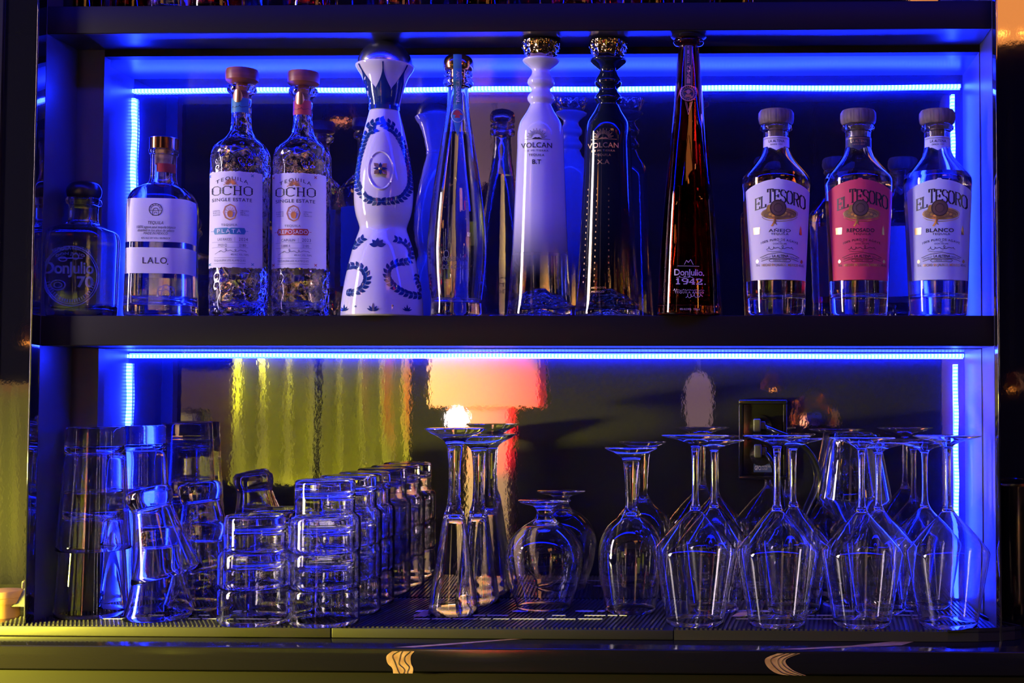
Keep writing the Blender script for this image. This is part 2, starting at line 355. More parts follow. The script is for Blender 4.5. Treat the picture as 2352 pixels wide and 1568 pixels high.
# ------------------------------------------------------------------ text
_tc = {}
def glyphs(s, weight=0.0, spacing=1.0, shear=0.0):
    key = (s, weight, spacing, shear)
    if key in _tc: return _tc[key]
    cu = bpy.data.curves.new('t', 'FONT'); cu.body = s; cu.size = 1; cu.offset = weight; cu.space_character = spacing; cu.shear = shear
    cu.resolution_u = 3; cu.align_x = 'LEFT'
    o = bpy.data.objects.new('t', cu); COL.objects.link(o)
    dg = bpy.context.evaluated_depsgraph_get(); me = o.evaluated_get(dg).to_mesh()
    vs = [(v.co.x, v.co.y) for v in me.vertices]; fs = [tuple(p.vertices) for p in me.polygons]
    o.evaluated_get(dg).to_mesh_clear(); bpy.data.objects.remove(o); bpy.data.curves.remove(cu)
    _tc[key] = (vs, fs); return _tc[key]
class Ink:                                   # 2-D artwork in photo pixels, later wrapped on a body
    def __init__(s): s.v = []; s.f = []
    def poly(s, pts): 
        b = len(s.v); s.v += [tuple(p) for p in pts]; s.f.append(tuple(range(b, b+len(pts)))); return s
    def text(s, t, x0, x1, ytop, ybase, weight=0., spacing=1., shear=0., arc=0., tilt=0., rot=0.):
        vs, fs = glyphs(t, weight, spacing, shear)
        if not vs: return s
        a = min(v[0] for v in vs); b_ = max(v[0] for v in vs); h = max(v[1] for v in vs); lo = 0.0
        b = len(s.v); cx = (x0+x1)/2
        for x, y in vs:
            X = x0 + (x-a)/(b_-a)*(x1-x0); Y = ybase - (y-lo)/(h-lo)*(ybase-ytop)
            u = (X-cx)/max((x1-x0)/2, 1e-6)
            Y += arc*u*u + tilt*u
            s.v.append((X, Y))
        if rot:
            cyy = (ytop+ybase)/2
            for i in range(b, len(s.v)):
                dx, dy = s.v[i][0]-cx, s.v[i][1]-cyy
                s.v[i] = (cx+dx*cos(rot)-dy*sin(rot), cyy+dx*sin(rot)+dy*cos(rot))
        s.f += [tuple(b+i for i in f) for f in fs]; return s
    def line(s, pts, w):
        for (x0, y0), (x1, y1) in zip(pts, pts[1:]):
            d = math.hypot(x1-x0, y1-y0) or 1e-6; nx, ny = -(y1-y0)/d*w/2, (x1-x0)/d*w/2
            s.poly([(x0+nx, y0+ny), (x1+nx, y1+ny), (x1-nx, y1-ny), (x0-nx, y0-ny)])
        return s
    def ring(s, cx, cy, rx, ry, w, n=28, a0=0, a1=2*pi):
        for i in range(n):
            a, b = a0+(a1-a0)*i/n, a0+(a1-a0)*(i+1)/n
            s.poly([(cx+rx*cos(a), cy+ry*sin(a)), (cx+rx*cos(b), cy+ry*sin(b)), (cx+(rx-w)*cos(b), cy+(ry-w)*sin(b)), (cx+(rx-w)*cos(a), cy+(ry-w)*sin(a))])
        return s
    def disc(s, cx, cy, rx, ry, n=20): return s.poly([(cx+rx*cos(2*pi*i/n), cy+ry*sin(2*pi*i/n)) for i in range(n)])
    def leaf(s, x, y, l, w, ang):
        n = 8; pts = []
        for i in range(n+1):
            t = i/n; pts.append((t*l, -w*.5*sin(pi*t**.8)))
        for i in range(n-1, 0, -1):
            t = i/n; pts.append((t*l, w*.5*sin(pi*t**.8)))
        c, q = cos(ang), sin(ang)
        return s.poly([(x+a*c-b*q, y+a*q+b*c) for a, b in pts])
    def strokes(s, word, x0, x1, ytop, ybase, w, arc=0., tilt=0., gap=.22, tall=None):
        # condensed display capitals with small spurs, drawn stroke by stroke
        G = {'O': [[(.3, 0), (.7, 0), (1, .18), (1, .82), (.7, 1), (.3, 1), (0, .82), (0, .18), (.3, 0)], [(-.1, .5), (.1, .5)], [(.9, .5), (1.1, .5)]],
             'C': [[(1.0, .14), (.7, 0), (.3, 0), (0, .18), (0, .82), (.3, 1), (.7, 1), (1.0, .86)], [(-.1, .5), (.1, .5)], [(1.0, .80), (1.0, .98)]],
             'H': [[(.12, 0), (.12, 1)], [(.88, 0), (.88, 1)], [(.12, .5), (.88, .5)], [(-.04, 0), (.28, 0)], [(.72, 0), (1.04, 0)], [(-.04, 1), (.28, 1)], [(.72, 1), (1.04, 1)]],
             'E': [[(.12, 0), (.12, 1)], [(-.02, 0), (.95, 0)], [(.12, .5), (.75, .5)], [(-.02, 1), (.95, 1)], [(.95, 0), (.95, .18)], [(.95, .82), (.95, 1)], [(.75, .40), (.75, .60)]],
             'L': [[(.12, 0), (.12, 1)], [(-.05, 1), (.32, 1)], [(-.02, 0), (.95, 0)], [(.95, 0), (.95, .22)]],
             'T': [[(.5, 0), (.5, 1)], [(0, 1), (1, 1)], [(0, 1), (0, .80)], [(1, 1), (1, .80)], [(.30, 0), (.70, 0)], [(.38, .5), (.62, .5)]],
             'S': [[(.95, .80), (.95, .90), (.7, 1), (.3, 1), (.05, .85), (.05, .66), (.3, .52), (.7, .46), (.95, .32), (.95, .14), (.7, 0), (.3, 0), (.03, .14), (.03, .24)]],
             'R': [[(.12, 0), (.12, 1)], [(-.02, 1), (.7, 1), (.95, .86), (.95, .62), (.7, .50), (.12, .50)], [(.55, .50), (.92, 0)], [(-.02, 0), (.28, 0)], [(.82, 0), (1.06, 0)]],
             '1': [[(.5, 0), (.5, 1), (.22, .80)], [(.18, 0), (.82, 0)]], '9': [[(.9, .6), (.6, .46), (.3, .46), (.05, .62), (.05, .86), (.3, 1), (.7, 1), (.95, .86), (.95, .40), (.7, .04), (.25, 0)]],
             '4': [[(.72, 0), (.72, 1), (.02, .30), (1, .30)], [(.50, 0), (.94, 0)]], '2': [[(.06, .78), (.2, .95), (.5, 1), (.85, .92), (.92, .72), (.7, .45), (.05, 0), (.98, 0), (.98, .16)]]}
        n = len(word); cw = (x1-x0)/(n+(n-1)*gap); xm = (x0+x1)/2; hw = (x1-x0)/2; b = len(s.v)
        for i, ch in enumerate(word):
            X0 = x0+i*cw*(1+gap); yt = ytop - ((ybase-ytop)*tall if tall and i == 0 else 0)
            for P in G[ch]:
                for (ax, ay), (bx, by) in zip(P, P[1:]):
                    p, q = (X0+ax*cw, ybase-ay*(ybase-yt)), (X0+bx*cw, ybase-by*(ybase-yt))
                    d = math.dist(p, q) or 1e-6; ww = w*(1.0 if abs(p[0]-q[0]) < abs(p[1]-q[1]) else .55)
                    e = .22*ww/d; s.line([(p[0]-(q[0]-p[0])*e, p[1]-(q[1]-p[1])*e), (q[0]+(q[0]-p[0])*e, q[1]+(q[1]-p[1])*e)], ww)
        for i in range(b, len(s.v)):
            x, y = s.v[i]; u = (x-xm)/hw; s.v[i] = (x, y+arc*u*u+tilt*u)
        return s
    def squiggle(s, x0, x1, y, amp, n, w, seed=1):
        r = random.Random(seed); pts = []; am = [r.uniform(.35, 1.5)*(1.4 if q in (0, n//2) else 1)*(1-.45*q/n) for q in range(n+1)]; lean = (x1-x0)/n*.42
        for i in range(n*12+1):
            t = i/(n*12); a = am[min(int(t*n), n)]; ph = t*n*2*pi
            pts.append((x0+(x1-x0)*t + lean*a*.5*sin(ph)-lean*.3*cos(ph*.5), y - amp*a*(.5-.5*cos(ph)) - t*amp*.35 + .25*amp*sin(ph*.37)))
        return s.line(pts, w)

# ------------------------------------------------------------------ bodies of revolution placed from the photo
class Body:
    def __init__(s, name, label, cat, cx, Y, zbase, ymid, group=None, sec=None, rotz=0.):
        p = at(cx, ymid, Y); s.X, s.Y, s.zb, s.cx, s.ym = p.x, Y, zbase, cx, ymid
        s.k = (p-CAM).dot(FW)/FPX; s.az = math.atan2(CAM.x-p.x, Y+DIST); s.sec = sec
        s.t = thing(name, label, cat, (p.x, Y, zbase), group); s.tab = None
    def z(s, py): return at(s.cx, py, s.Y).z - s.zb
    def prof(s, pts): return [(r*s.k, s.z(y)) for r, y in pts]
    def R(s, a, z): return interp(s.tab, z)*(s.sec(a, z) if s.sec else 1.)
    def pos(s, px, py, off):
        z = s.z(py); ax = proj((s.X, s.Y, s.zb+z))[0]; dx = (px-ax)*s.k
        lo, hi = -1.45, 1.45
        for _ in range(26):
            m = (lo+hi)/2
            if s.R(s.az+m, z)*sin(m) < dx: lo = m
            else: hi = m
        a = s.az+(lo+hi)/2; r = s.R(a, z)+off; return Vector((r*sin(a), -r*cos(a), z))
    def decal(s, name, ink, mtl, off=.0005, parent=None, step=5.0, ystep=None, label=None, thick=0.):
        bm = bmesh.new(); vs = [bm.verts.new((x, y, 0)) for x, y in ink.v]
        for f in ink.f:
            try: bm.faces.new([vs[i] for i in f])
            except Exception: pass
        if step:
            x0 = min(v[0] for v in ink.v); x1 = max(v[0] for v in ink.v); n = int((x1-x0)/step)
            for i in range(1, n+1):
                bmesh.ops.bisect_plane(bm, geom=bm.verts[:]+bm.edges[:]+bm.faces[:], plane_co=(x0+i*step, 0, 0), plane_no=(1, 0, 0))
        if ystep:
            y0 = min(v[1] for v in ink.v); y1 = max(v[1] for v in ink.v); n = int((y1-y0)/ystep)
            for i in range(1, n+1):
                bmesh.ops.bisect_plane(bm, geom=bm.verts[:]+bm.edges[:]+bm.faces[:], plane_co=(0, y0+i*ystep, 0), plane_no=(0, 1, 0))
        for v in bm.verts: v.co = s.pos(v.co.x, v.co.y, off)
        if thick:
            r = bmesh.ops.extrude_face_region(bm, geom=bm.faces[:])
            for v in [g for g in r['geom'] if isinstance(g, bmesh.types.BMVert)]:
                n = Vector((v.co.x, v.co.y, 0)); L_ = n.length; v.co += n*(-thick/L_)
            bmesh.ops.recalc_face_normals(bm, faces=bm.faces)
        me = bpy.data.meshes.new(name); bm.to_mesh(me); bm.free(); me.materials.append(mtl)
        for p in me.polygons: p.use_smooth = not thick
        o = bpy.data.objects.new(name, me); COL.objects.link(o); o.parent = parent or s.t
        if label: o['label'] = label
        return o
    def sheet(s, name, x0, x1, ytop, ybot, mtl, off=.0003, parent=None, n=22, m=14, rag=0., label=None):
        # paper label wrapped on the body; ytop / ybot / x0 / x1 may be functions
        f = lambda q, t: q(t) if callable(q) else q
        rr = random.Random(3); ra = [(rr.uniform(-rag, rag), rr.uniform(-rag, rag)) for _ in range(n+1)]
        vs, fs = [], []
        for i in range(n+1):
            u = i/n
            for j in range(m+1):
                w = j/m; yt, yb = f(ytop, u), f(ybot, u); y = yt+(yb-yt)*w
                if j == 0: y += ra[i][0]
                if j == m: y += ra[i][1]
                X0, X1 = f(x0, w), f(x1, w); vs.append(s.pos(X0+(X1-X0)*u, y, off))
        for i in range(n):
            for j in range(m):
                a = i*(m+1)+j; fs.append((a, a+1, a+m+2, a+m+1))
        o = raw_obj(name, vs, fs, mtl, parent or s.t, smooth=True)
        if label: o['label'] = label
        return o
    def back_sheet(s, name, half, ytop, ybot, mtl, off=.0004, parent=None):
        vs, fs = [], []; n, m = 14, 6
        for i in range(n+1):
            a = pi + (-half+2*half*i/n)
            for j in range(m+1):
                z = s.z(ytop+(ybot-ytop)*j/m); r = s.R(a, z)+off; vs.append((r*sin(a), -r*cos(a), z))
        for i in range(n):
            for j in range(m):
                a = i*(m+1)+j; fs.append((a, a+m+1, a+m+2, a+1))
        return raw_obj(name, vs, fs, mtl, parent or s.t, smooth=True)
    def glass(s, pts, wall, base, mtl, liquid=None, fill=None, n=4, seg=64, bore=None, punt=0., name='bottle'):
        """closed hollow bottle; pts from base (bottom) to mouth in pixels"""
        out = spline(s.prof(pts), n); z0 = 0.0; out = [(r, max(z, 0.0)) for r, z in out]
        out[0] = (out[0][0], 0.0); s.tab = out
        inn = []; zb = base
        top = out[-1][1]
        for r, z in out:
            if z < zb: continue
            inn.append((max(r-wall, (bore or .004)), z))
        r0 = interp(out, zb)-wall
        inn = [(0, zb-punt*.0+punt), (r0*.45, zb+punt*.55), (r0*.85, zb+.0003), (r0*.97, zb+.002)] + [q for q in inn if q[1] > zb+.0035]
        oo = [(0, punt*.5), (out[0][0]*.55, punt*.25), (out[0][0]*.80, 0.0)] + [(out[0][0]*.95, 0.0), (out[0][0], .0018)] + [q for q in out if q[1] > .0025]
        prof = oo + inn[::-1]
        sec = s.sec
        g = mesh_obj(name, lathe_bm(prof, seg, sec), mtl, s.t, smooth='all')
        if liquid:
            zf = s.z(fill); e = .00012
            lq = [(0, inn[0][1]-e)] + [(r+e, z) for r, z in inn[1:] if z < zf] + [(interp([q for q in inn[1:]], zf)+e, zf), (0, zf)]
            mesh_obj('liquid', lathe_bm(lq, seg, sec), liquid, s.t, smooth=True)
        return g
    def solid(s, name, pts, mtl, n=3, seg=48, parent=None, sp=True, sec=None, smooth=True):
        q = s.prof(pts); q = spline(q, n) if sp else q
        if q[0][0] > 0: q = [(0, q[0][1])]+q
        if q[-1][0] > 0: q = q+[(0, q[-1][1])]
        return mesh_obj(name, lathe_bm(q, seg, sec), mtl, parent or s.t, smooth=smooth)

def superell(n, rot=0.):
    def f(a, z):
        a = a-rot; return (abs(cos(a))**n + abs(sin(a))**n)**(-1.0/n)
    return f
# ------------------------------------------------------------------ the bottles on the middle shelf
YB = .042
G1 = 'tequila bottles on the middle shelf'

def don70():
    b = Body('tequila_bottle', 'squat clear square-shouldered bottle with raised round seal and dark round stopper', 'bottle', 190, YB+.004, ZM1, 600, G1, sec=superell(5.5, .10))
    b.glass([(64, 722), (66, 700), (67, 660), (68, 600), (69, 560), (67, 542), (60, 530), (45, 522), (32, 516), (27, 506), (26, 490), (27, 474), (31, 471), (33, 463), (31, 457), (27, 455)], .0042, .010, M['glass'], None, 530, n=3, seg=96)
    b2 = b; sec = b.sec; b.sec = None
    b.solid('stopper', [(20, 478), (21, 456), (33, 455), (37, 446), (37, 434), (30, 422), (16, 417), (0, 416)], M['blackwood'])
    b.sec = sec
    k = Ink().ring(166, 640, 57, 68, 2.2, 44).ring(166, 640, 53, 63, 1.2, 44)
    k.text('DonJulio', 112, 212, 608, 634, .012, .92).text('70', 178, 211, 640, 664, .03, 1.0)
    k.text('TEQUILA RESERVA', 128, 206, 572, 581, 0, 1.0, arc=9).text('DON JULIO', 136, 194, 586, 592, 0, 1.0, arc=6)
    for i in range(26):
        a = .25+i*(pi-.5)/25; k.line([(166+50*cos(a), 640+59*sin(a)), (166+44*cos(a), 640+52*sin(a))], 1.8)
    k.ring(140, 660, 16, 12, 2, 14).ring(140, 660, 9, 7, 1.6, 12).ring(150, 602, 9, 6, 2, 12).ring(176, 596, 7, 8, 2, 12).line([(140, 600), (190, 600)], 2.5)
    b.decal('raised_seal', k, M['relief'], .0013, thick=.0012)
don70()

def lalo():
    b = Body('tequila_bottle', 'clear bottle with two silver white label bands and a copper cap', 'bottle', 373, YB+.008, ZM1, 560, G1, sec=superell(3.6, .14))
    b.glass([(73, 722), (74, 715), (73, 660), (72, 600), (72, 500), (71, 475), (67, 455), (57, 440), (42, 430), (31, 424), (27, 414), (26, 400), (26, 360), (29, 356), (30, 347), (28, 345)], .004, .016, M['glass'], M['water'], 465, n=3, seg=96)
    sec = b.sec; b.sec = None
    b.solid('cap', [(30, 345), (31.5, 344), (31.5, 319), (30, 318)], M['copper'], sp=False)
    b.solid('cork', [(20, 380), (20, 346)], M['cork'], sp=False)
    b.sec = sec
    b.sheet('neck_band', 350, 398, 382, 398, M['redink'], .0004, n=10, m=2) if False else None
    u = b.sheet('upper_label', 285, 452, 465, 563, M['lalopaper'])
    l = b.sheet('lower_label', 284, 451, 576, 634, M['lalopaper'])
    k = Ink().ring(359, 491, 14, 14, 1.4, 30).ring(359, 491, 10, 10, .8, 24, pi, 2*pi)
    k.line([(345, 493), (373, 493)], 1).line([(353, 505), (353, 494)], 1).line([(365, 505), (365, 494)], 1).ring(359, 494, 6, 7, 1.1, 14, pi, 2*pi).ring(359, 500, 3, 4, 1, 10, pi, 2*pi)
    for i in range(1, 6):
        a = pi+i*pi/6; k.line([(359+9*cos(a), 491+9*sin(a)), (359+13*cos(a), 491+13*sin(a))], .9)
    k.text('TEQUILA', 343, 375, 517, 524, .0, 1, .25)
    k.text('100% agave azul tequila blanco', 320, 400, 527, 533, 0, 1, .25).text('distilled in los altos de jalisco', 322, 397, 534.5, 540.5, 0, 1, .25)
    k.text('MADE IN MEXICO', 334, 384, 542, 547, 0, 1, .2).text('40% ALC BY VOL / 80 PROOF', 329, 389, 553, 557)
    b.decal('lettering', k, M['ink'], .0006, u, 8)
    k = Ink().text('LALO', 332, 382, 598, 612, 0.0, 1.15).disc(383.5, 613, 1.4, 1.4, 8)
    b.decal('lettering', k, M['ink'], .0006, l, 8)
    k = Ink()
    for i in range(14): k.line([(446, 598+i*2.3), (450.5, 598.4+i*2.3)], 1.1 if i % 3 else 1.7)
    b.decal('bar_code', k, M['ink'], .0006, l, 0)
    k = Ink().ring(380, 676, 19, 16, 2, 20).ring(380, 680, 11, 10, 1.6, 14).ring(368, 668, 6, 6, 1.4, 10).ring(392, 668, 6, 6, 1.4, 10).ring(380, 664, 6, 6, 1.4, 10)
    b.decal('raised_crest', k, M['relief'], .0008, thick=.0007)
    b.sec = None; b.sheet('neck_band', 361, 400, 379, 399, M['redink'], .0005, n=8, m=2); b.sec = sec
lalo()

def ocho(cx, Y, red):
    lab = ('hammered glass bottle with white label, red banner and red neck band' if red else
           'hammered glass bottle with white label, blue banner and blue neck band')
    b = Body('tequila_bottle', lab, 'bottle', cx, Y, ZM1, 560, G1)
    o = cx-550; d = (8 if red else 0)
    def y(v): return 727-(727-v)*(1-.011 if red else 1)
    P = lambda pts: [(r*(.985 if red else 1), y(v)) for r, v in pts]
    g = b.glass(P([(60, 724), (64, 718), (65, 690), (65, 500), (66, 420), (66, 372), (64, 352), (57, 337), (43, 324), (32, 314), (25, 300), (22, 280), (21.5, 240), (22, 222), (26, 216), (32, 211), (33, 203), (29, 197), (25, 194)]), .0035, .012, M['hammered'], M['pale'] if red else M['water'], y(345), n=3, seg=72)
    b.solid('stopper', P([(14, 240), (14, 196), (18, 193), (32, 190), (36, 186), (37, 168), (35, 161), (0, 160)]), M['wood'], sp=False)
    acc = M['redink'] if red else M['tealink']
    cn = cx-1+(2 if red else 0)
    nb = b.sheet('neck_band', cn-20.5, cn+20.5, y(229), y(262), acc, .0006, n=14, m=3)
    b.decal('seal', Ink().disc(cx-3, y(226), 9.5, 14, 18), M['copperfoil'], .0011, nb, 4)
    b.decal('seal_relief', Ink().ring(cx-3, y(226), 7, 11, 1.5, 16).ring(cx-3, y(227), 4, 6, 1.4, 12).line([(cx-6, y(234)), (cx, y(234))], 1.4), M['redink'], .0014, nb, 0)
    b.decal('signature', Ink().squiggle(cx-16, cx+17, y(251), 4, 5, .9, 4), M['ink'], .0009, nb, 0)
    X = lambda v: v+(o if not red else o)
    x0, x1 = (484, 599) if not red else (627, 746)
    s_ = b.sheet('label', x0, x1, y(404), y(620), M['paper'], .0004, rag=1.3, n=40)
    c = (x0+x1)/2 - 5
    k = Ink().strokes('OCHO', c-43, c+40, y(438), y(457), 2.9, gap=.36)
    k.text('TEQUILA', c-36, c+32, y(416), y(424), .0, 1.3, arc=9)
    k.text('SINGLE ESTATE', c-44, c+40, y(464), y(471.5), .005, 1.1)
    b.decal('name_lettering', k, M['ink'], .0007, s_, 5)
    k = Ink()
    for i in range(11):
        a = pi+ .12+i*(pi-.24)/10; k.leaf(c-5+3*cos(a), y(434)+2*sin(a), 11+3*sin(pi*i/10), 2.4, a)
    k.line([(c-20, y(435)), (c+11, y(435))], 1.6)
    k.ring(c-6, y(496), 15, 18.5, 1.6, 8).ring(c-6, y(496), 12.5, 16, .8, 16).disc(c-6, y(500), 6, 8, 12)
    for i in range(7): k.line([(c-6, y(497)), (c-6+11*cos(pi+i*pi/6), y(497)+13*sin(pi+i*pi/6))], .8)
    b.decal('crest', k, M['copperfoil'], .0009, s_, 0)
    k = Ink().poly([(c-38, y(531)), (c-12, y(531)), (c-8, y(533)), (c-4, y(531)), (c+24, y(531)), (c+27, y(538)), (c+24, y(545.5)), (c-4, y(545.5)), (c-8, y(543.5)), (c-12, y(545.5)), (c-38, y(545.5)), (c-41, y(538))])
    k.line([(c-46, y(538)), (c-42, y(538))], 1).line([(c+28, y(538)), (c+32, y(538))], 1)
    for sx, sy in ((-49, 412), (41, 412), (-49, 612), (41, 612)):
        for a in (.8, 2.3, 3.9, 5.5): k.leaf(c+sx, y(sy), 4.5, 1.6, a)
    bn = b.decal('banner', k, acc, .0007, s_, 5)
    b.decal('banner_lettering', Ink().text('REPOSADO' if red else 'PLATA', c-(37 if red else 33), c+(24 if red else 17), y(534), y(542.5), .006, 1.1 if red else 1.4), M['whiteink'], .0010, bn, 8)
    k = Ink().text('TEQUILA', c-25, c+9, y(522), y(527), 0, 1.2)
    t1, t2, t3, t4 = ('CAPULIN', '2023', '53898 A', '2185') if red else ('LAS RAICES', '2024', '3923 Q', '2180')
    k.text(t1, c-32, c-3, y(554), y(560), 0, 1.05).text(t2, c+12, c+31, y(553), y(560), 0, 1.05)
    k.text(t3, c-32, c-13, y(567), y(573)).text(t4, c+13, c+27, y(567), y(573))
    k.line([(c-44, y(563)), (c+32, y(563))], .5).line([(c-44, y(575)), (c+32, y(575))], .5).line([(c+4, y(552)), (c+4, y(562))], .5)
    k.squiggle(c-30, c+30, y(585), 5, 6, .9, 8).line([(c-38, y(590)), (c-26, y(582))], .8)
    k.text('40% ALC. VOL. 750ML', c-5, c+33, y(589), y(593))
    k.line([(c-40, y(598)), (c+26, y(598))], .6).line([(c-40, y(611)), (c+26, y(611))], .6)
    k.text('TEQUILERA LOS ALAMBIQUES', c-40, c+26, y(602), y(606.5), 0, 1.1)
    for j, tx in enumerate(('100%', 'PURO DE', 'AGAVE')): k.text(tx, c-42, c-27, y(491+j*4.6), y(494+j*4.6))
    for j, tx in enumerate(('HECHO', 'EN', 'MEXICO')): k.text(tx, c+16, c+33 - (8 if tx == 'EN' else 0), y(491+j*4.6), y(494+j*4.6))
    b.decal('small_print', k, M['greyink'], .0007, s_, 8)
    b.back_sheet('back_label', .95, y(405), y(618), M['tanp'])
ocho(550, .042, False)
ocho(692, .062, True)

def azul():
    b = Body('decanter_bottle', 'tall white ceramic decanter painted with blue leaf garlands, topped by a chrome ball', 'bottle', 881, YB+.006, ZM1, 450, G1)
    pts = [(92, 727), (93, 722), (91, 690), (85, 650), (77, 610), (67, 570), (58, 543), (53, 527), (55, 515), (61, 497), (65, 475), (66.5, 450), (66, 420), (61, 380), (53, 335), (44, 295), (37, 268), (33, 252), (31, 244)]
    b.tab = spline(b.prof(pts), 5)
    body = mesh_obj('body', lathe_bm([(0, 0), (b.tab[0][0]*.97, 0)]+b.tab+[(0, b.tab[-1][1])], 96), M['ceramic'], b.t)
    # garlands
    def garland(path, size, side=1, flip=0):
        k = Ink(); k2 = Ink().line(path, 1.3)
        acc = 0; last = path[0]; tot = sum(math.dist(p, q) for p, q in zip(path, path[1:])); n = max(2, int(tot/(size*.78)))
        for i in range(n+1):
            d = tot*i/n; s_ = 0
            for p, q in zip(path, path[1:]):
                m = math.dist(p, q)
                if s_+m >= d-1e-6: t = (d-s_)/m; x, y = p[0]+(q[0]-p[0])*t, p[1]+(q[1]-p[1])*t; a = math.atan2(q[1]-p[1], q[0]-p[0]); break
                s_ += m
            k.leaf(x, y, size*1.18, size*.66, a+.7); k.leaf(x, y, size*1.18, size*.66, a-.7)
        return k, k2
    def cr(p, n=5):
        return [tuple(v)[:2] for v in curve3([(x, y, 0) for x, y in p], n)]
    def add(ks, parent=body):
        K, K2 = Ink(), Ink()
        for k, k2 in ks:
            for A, B in ((K, k), (K2, k2)):
                o = len(A.v); A.v += B.v; A.f += [tuple(o+i for i in f) for f in B.f]
        b.decal('leaf_pattern', K, M['cobalt'], .0004, parent, 5, 8); b.decal('stem_pattern', K2, M['cobalt2'], .0006, parent, 5, 8)
    g = [garland(cr([(876, 472), (862, 472), (845, 465), (832, 450), (823, 430), (821, 405), (825, 375), (833, 345), (843, 318), (858, 308)]), 12),
         garland(cr([(876, 472), (895, 470), (918, 462), (933, 445), (941, 425), (941, 395), (934, 365), (923, 335), (908, 312), (886, 297)]), 12),
         garland([(845, 300), (858, 291), (874, 286)], 12), garland([(905, 297), (893, 290), (884, 288)], 11),
         garland(cr([(800, 676), (818, 677), (835, 668), (844, 650), (840, 630), (825, 618), (808, 616)]), 12),
         garland(cr([(965, 680), (938, 680), (912, 670), (892, 650), (890, 628), (905, 612), (925, 606)]), 12),
         garland(cr([(925, 606), (938, 600), (942, 580), (930, 562), (912, 556)]), 11),
         garland([(812, 575), (825, 562), (833, 556)], 11), garland([(955, 630), (953, 645), (962, 662)], 9)]
    add(g)
    k = Ink()
    for a in (-2.9, -2.25, -1.57, -.9, -.25): k.leaf(868, 572, 19, 10, a)
    for cx_, cy_, s_ in ((858, 714, 1.0), (795, 712, .8), (932, 712, .8)):
        for a in (-2.7, -2.2, -1.57, -.95, -.4): k.leaf(cx_, cy_+6, (19 if abs(a+1.57) < .1 else 15)*s_, 4.5*s_, a)
    for dx, dy in ((820, 709), (900, 707)): k.disc(dx, dy, 2.4, 2.4, 8)
    b.decal('flower_pattern', k, M['cobalt'], .0004, body, 4, 6)
    # oval niche with the metal flower
    c = b.pos(875, 401, 0); bm = bmesh.new()
    pts3 = []
    for i in range(41):
        a = 2*pi*i/40; pts3.append(b.pos(875+27*cos(a), 401+43*sin(a), .0002))
    tube(bm, pts3[:-1]+[pts3[0]], .0016, 8); mesh_obj('oval_rim', bm, M['ceramic'], b.t)
    k = Ink()
    for q in range(4):
        a = pi/4+q*pi/2; k.poly([(875+3*cos(a-.9), 399+3*sin(a-.9)), (875+13*cos(a-.38), 399+13*sin(a-.38)), (875+18*cos(a), 399+18*sin(a)), (875+13*cos(a+.38), 399+13*sin(a+.38)), (875+3*cos(a+.9), 399+3*sin(a+.9))])
    e = b.decal('metal_flower', k, M['goldfoil'], .0050, body, 0, thick=.0042)
    k = Ink()
    for q in range(4): k.leaf(875, 399, 14, 6, q*pi/2)
    b.decal('dark_petals', k, M['cobalt'], .0058, e, 0, thick=.002)
    bm = bmesh.new(); p = b.pos(875, 399, .0045); bmesh.ops.create_uvsphere(bm, u_segments=16, v_segments=10, radius=.0028, matrix=Matrix.Translation(p)); mesh_obj('flower_bead', bm, M['goldfoil'], e)
    # bell shaped cap
    cp = [(28, 246), (31, 254), (33, 256), (35, 250), (34, 244), (38, 228), (42, 210), (47, 192), (54, 175), (62, 163), (66.5, 155), (66, 151.5), (60, 150)]
    tb = b.tab; bell = b.solid('cap', cp, M['ceramic'], n=4, seg=72); b.tab = spline(b.prof(cp[3:]), 4)
    k = Ink(); xs = (830, 856, 882, 908, 934)
    def edge(yy): return interp([(r/b.k, zz) for r, zz in b.tab], b.z(yy))
    for j in range(-1, 5):
        # pointed petals rising from the collar
        pts = []
    for u in (-.86, -.04, .80):
        L_, R_ = [], []
        for i in range(15):
            t = i/14; yy = 248-(248-157)*t; w = min(.43, max(.022, .43*((1-t)/.60)**2.3))
            rr = edge(yy)*.985
            L_.append((882+rr*max(-.97, u-w), yy)); R_.append((882+rr*min(.97, u+w), yy))
        for i in range(14):
            if L_[i][0] < R_[i][0]: k.poly([L_[i], R_[i], R_[i+1], L_[i+1]])
    b.decal('petal_pattern', k, M['cobalt'], .0004, bell, 6)
    k = Ink().poly([(882-33, 256), (882-34, 246), (882+34, 246), (882+33, 256)])
    b.decal('collar_band', k, M['cobalt'], .0006, bell, 4)
    bm = bmesh.new(); q = b.prof([(62, 150)])[0]; rr = q[0]
    z1 = b.z(95); hh = z1-q[1]; rr = q[0]
    lp = [(0, q[1]-.001), (rr, q[1]-.001)] + [(rr*cos(t*pi/2/14), q[1]+hh*sin(t*pi/2/14)) for t in range(15)]
    mesh_obj('chrome_ball', lathe_bm(lp[:-1]+[(0, z1)], 72, bm=bm), M['chrome'], bell)
azul()

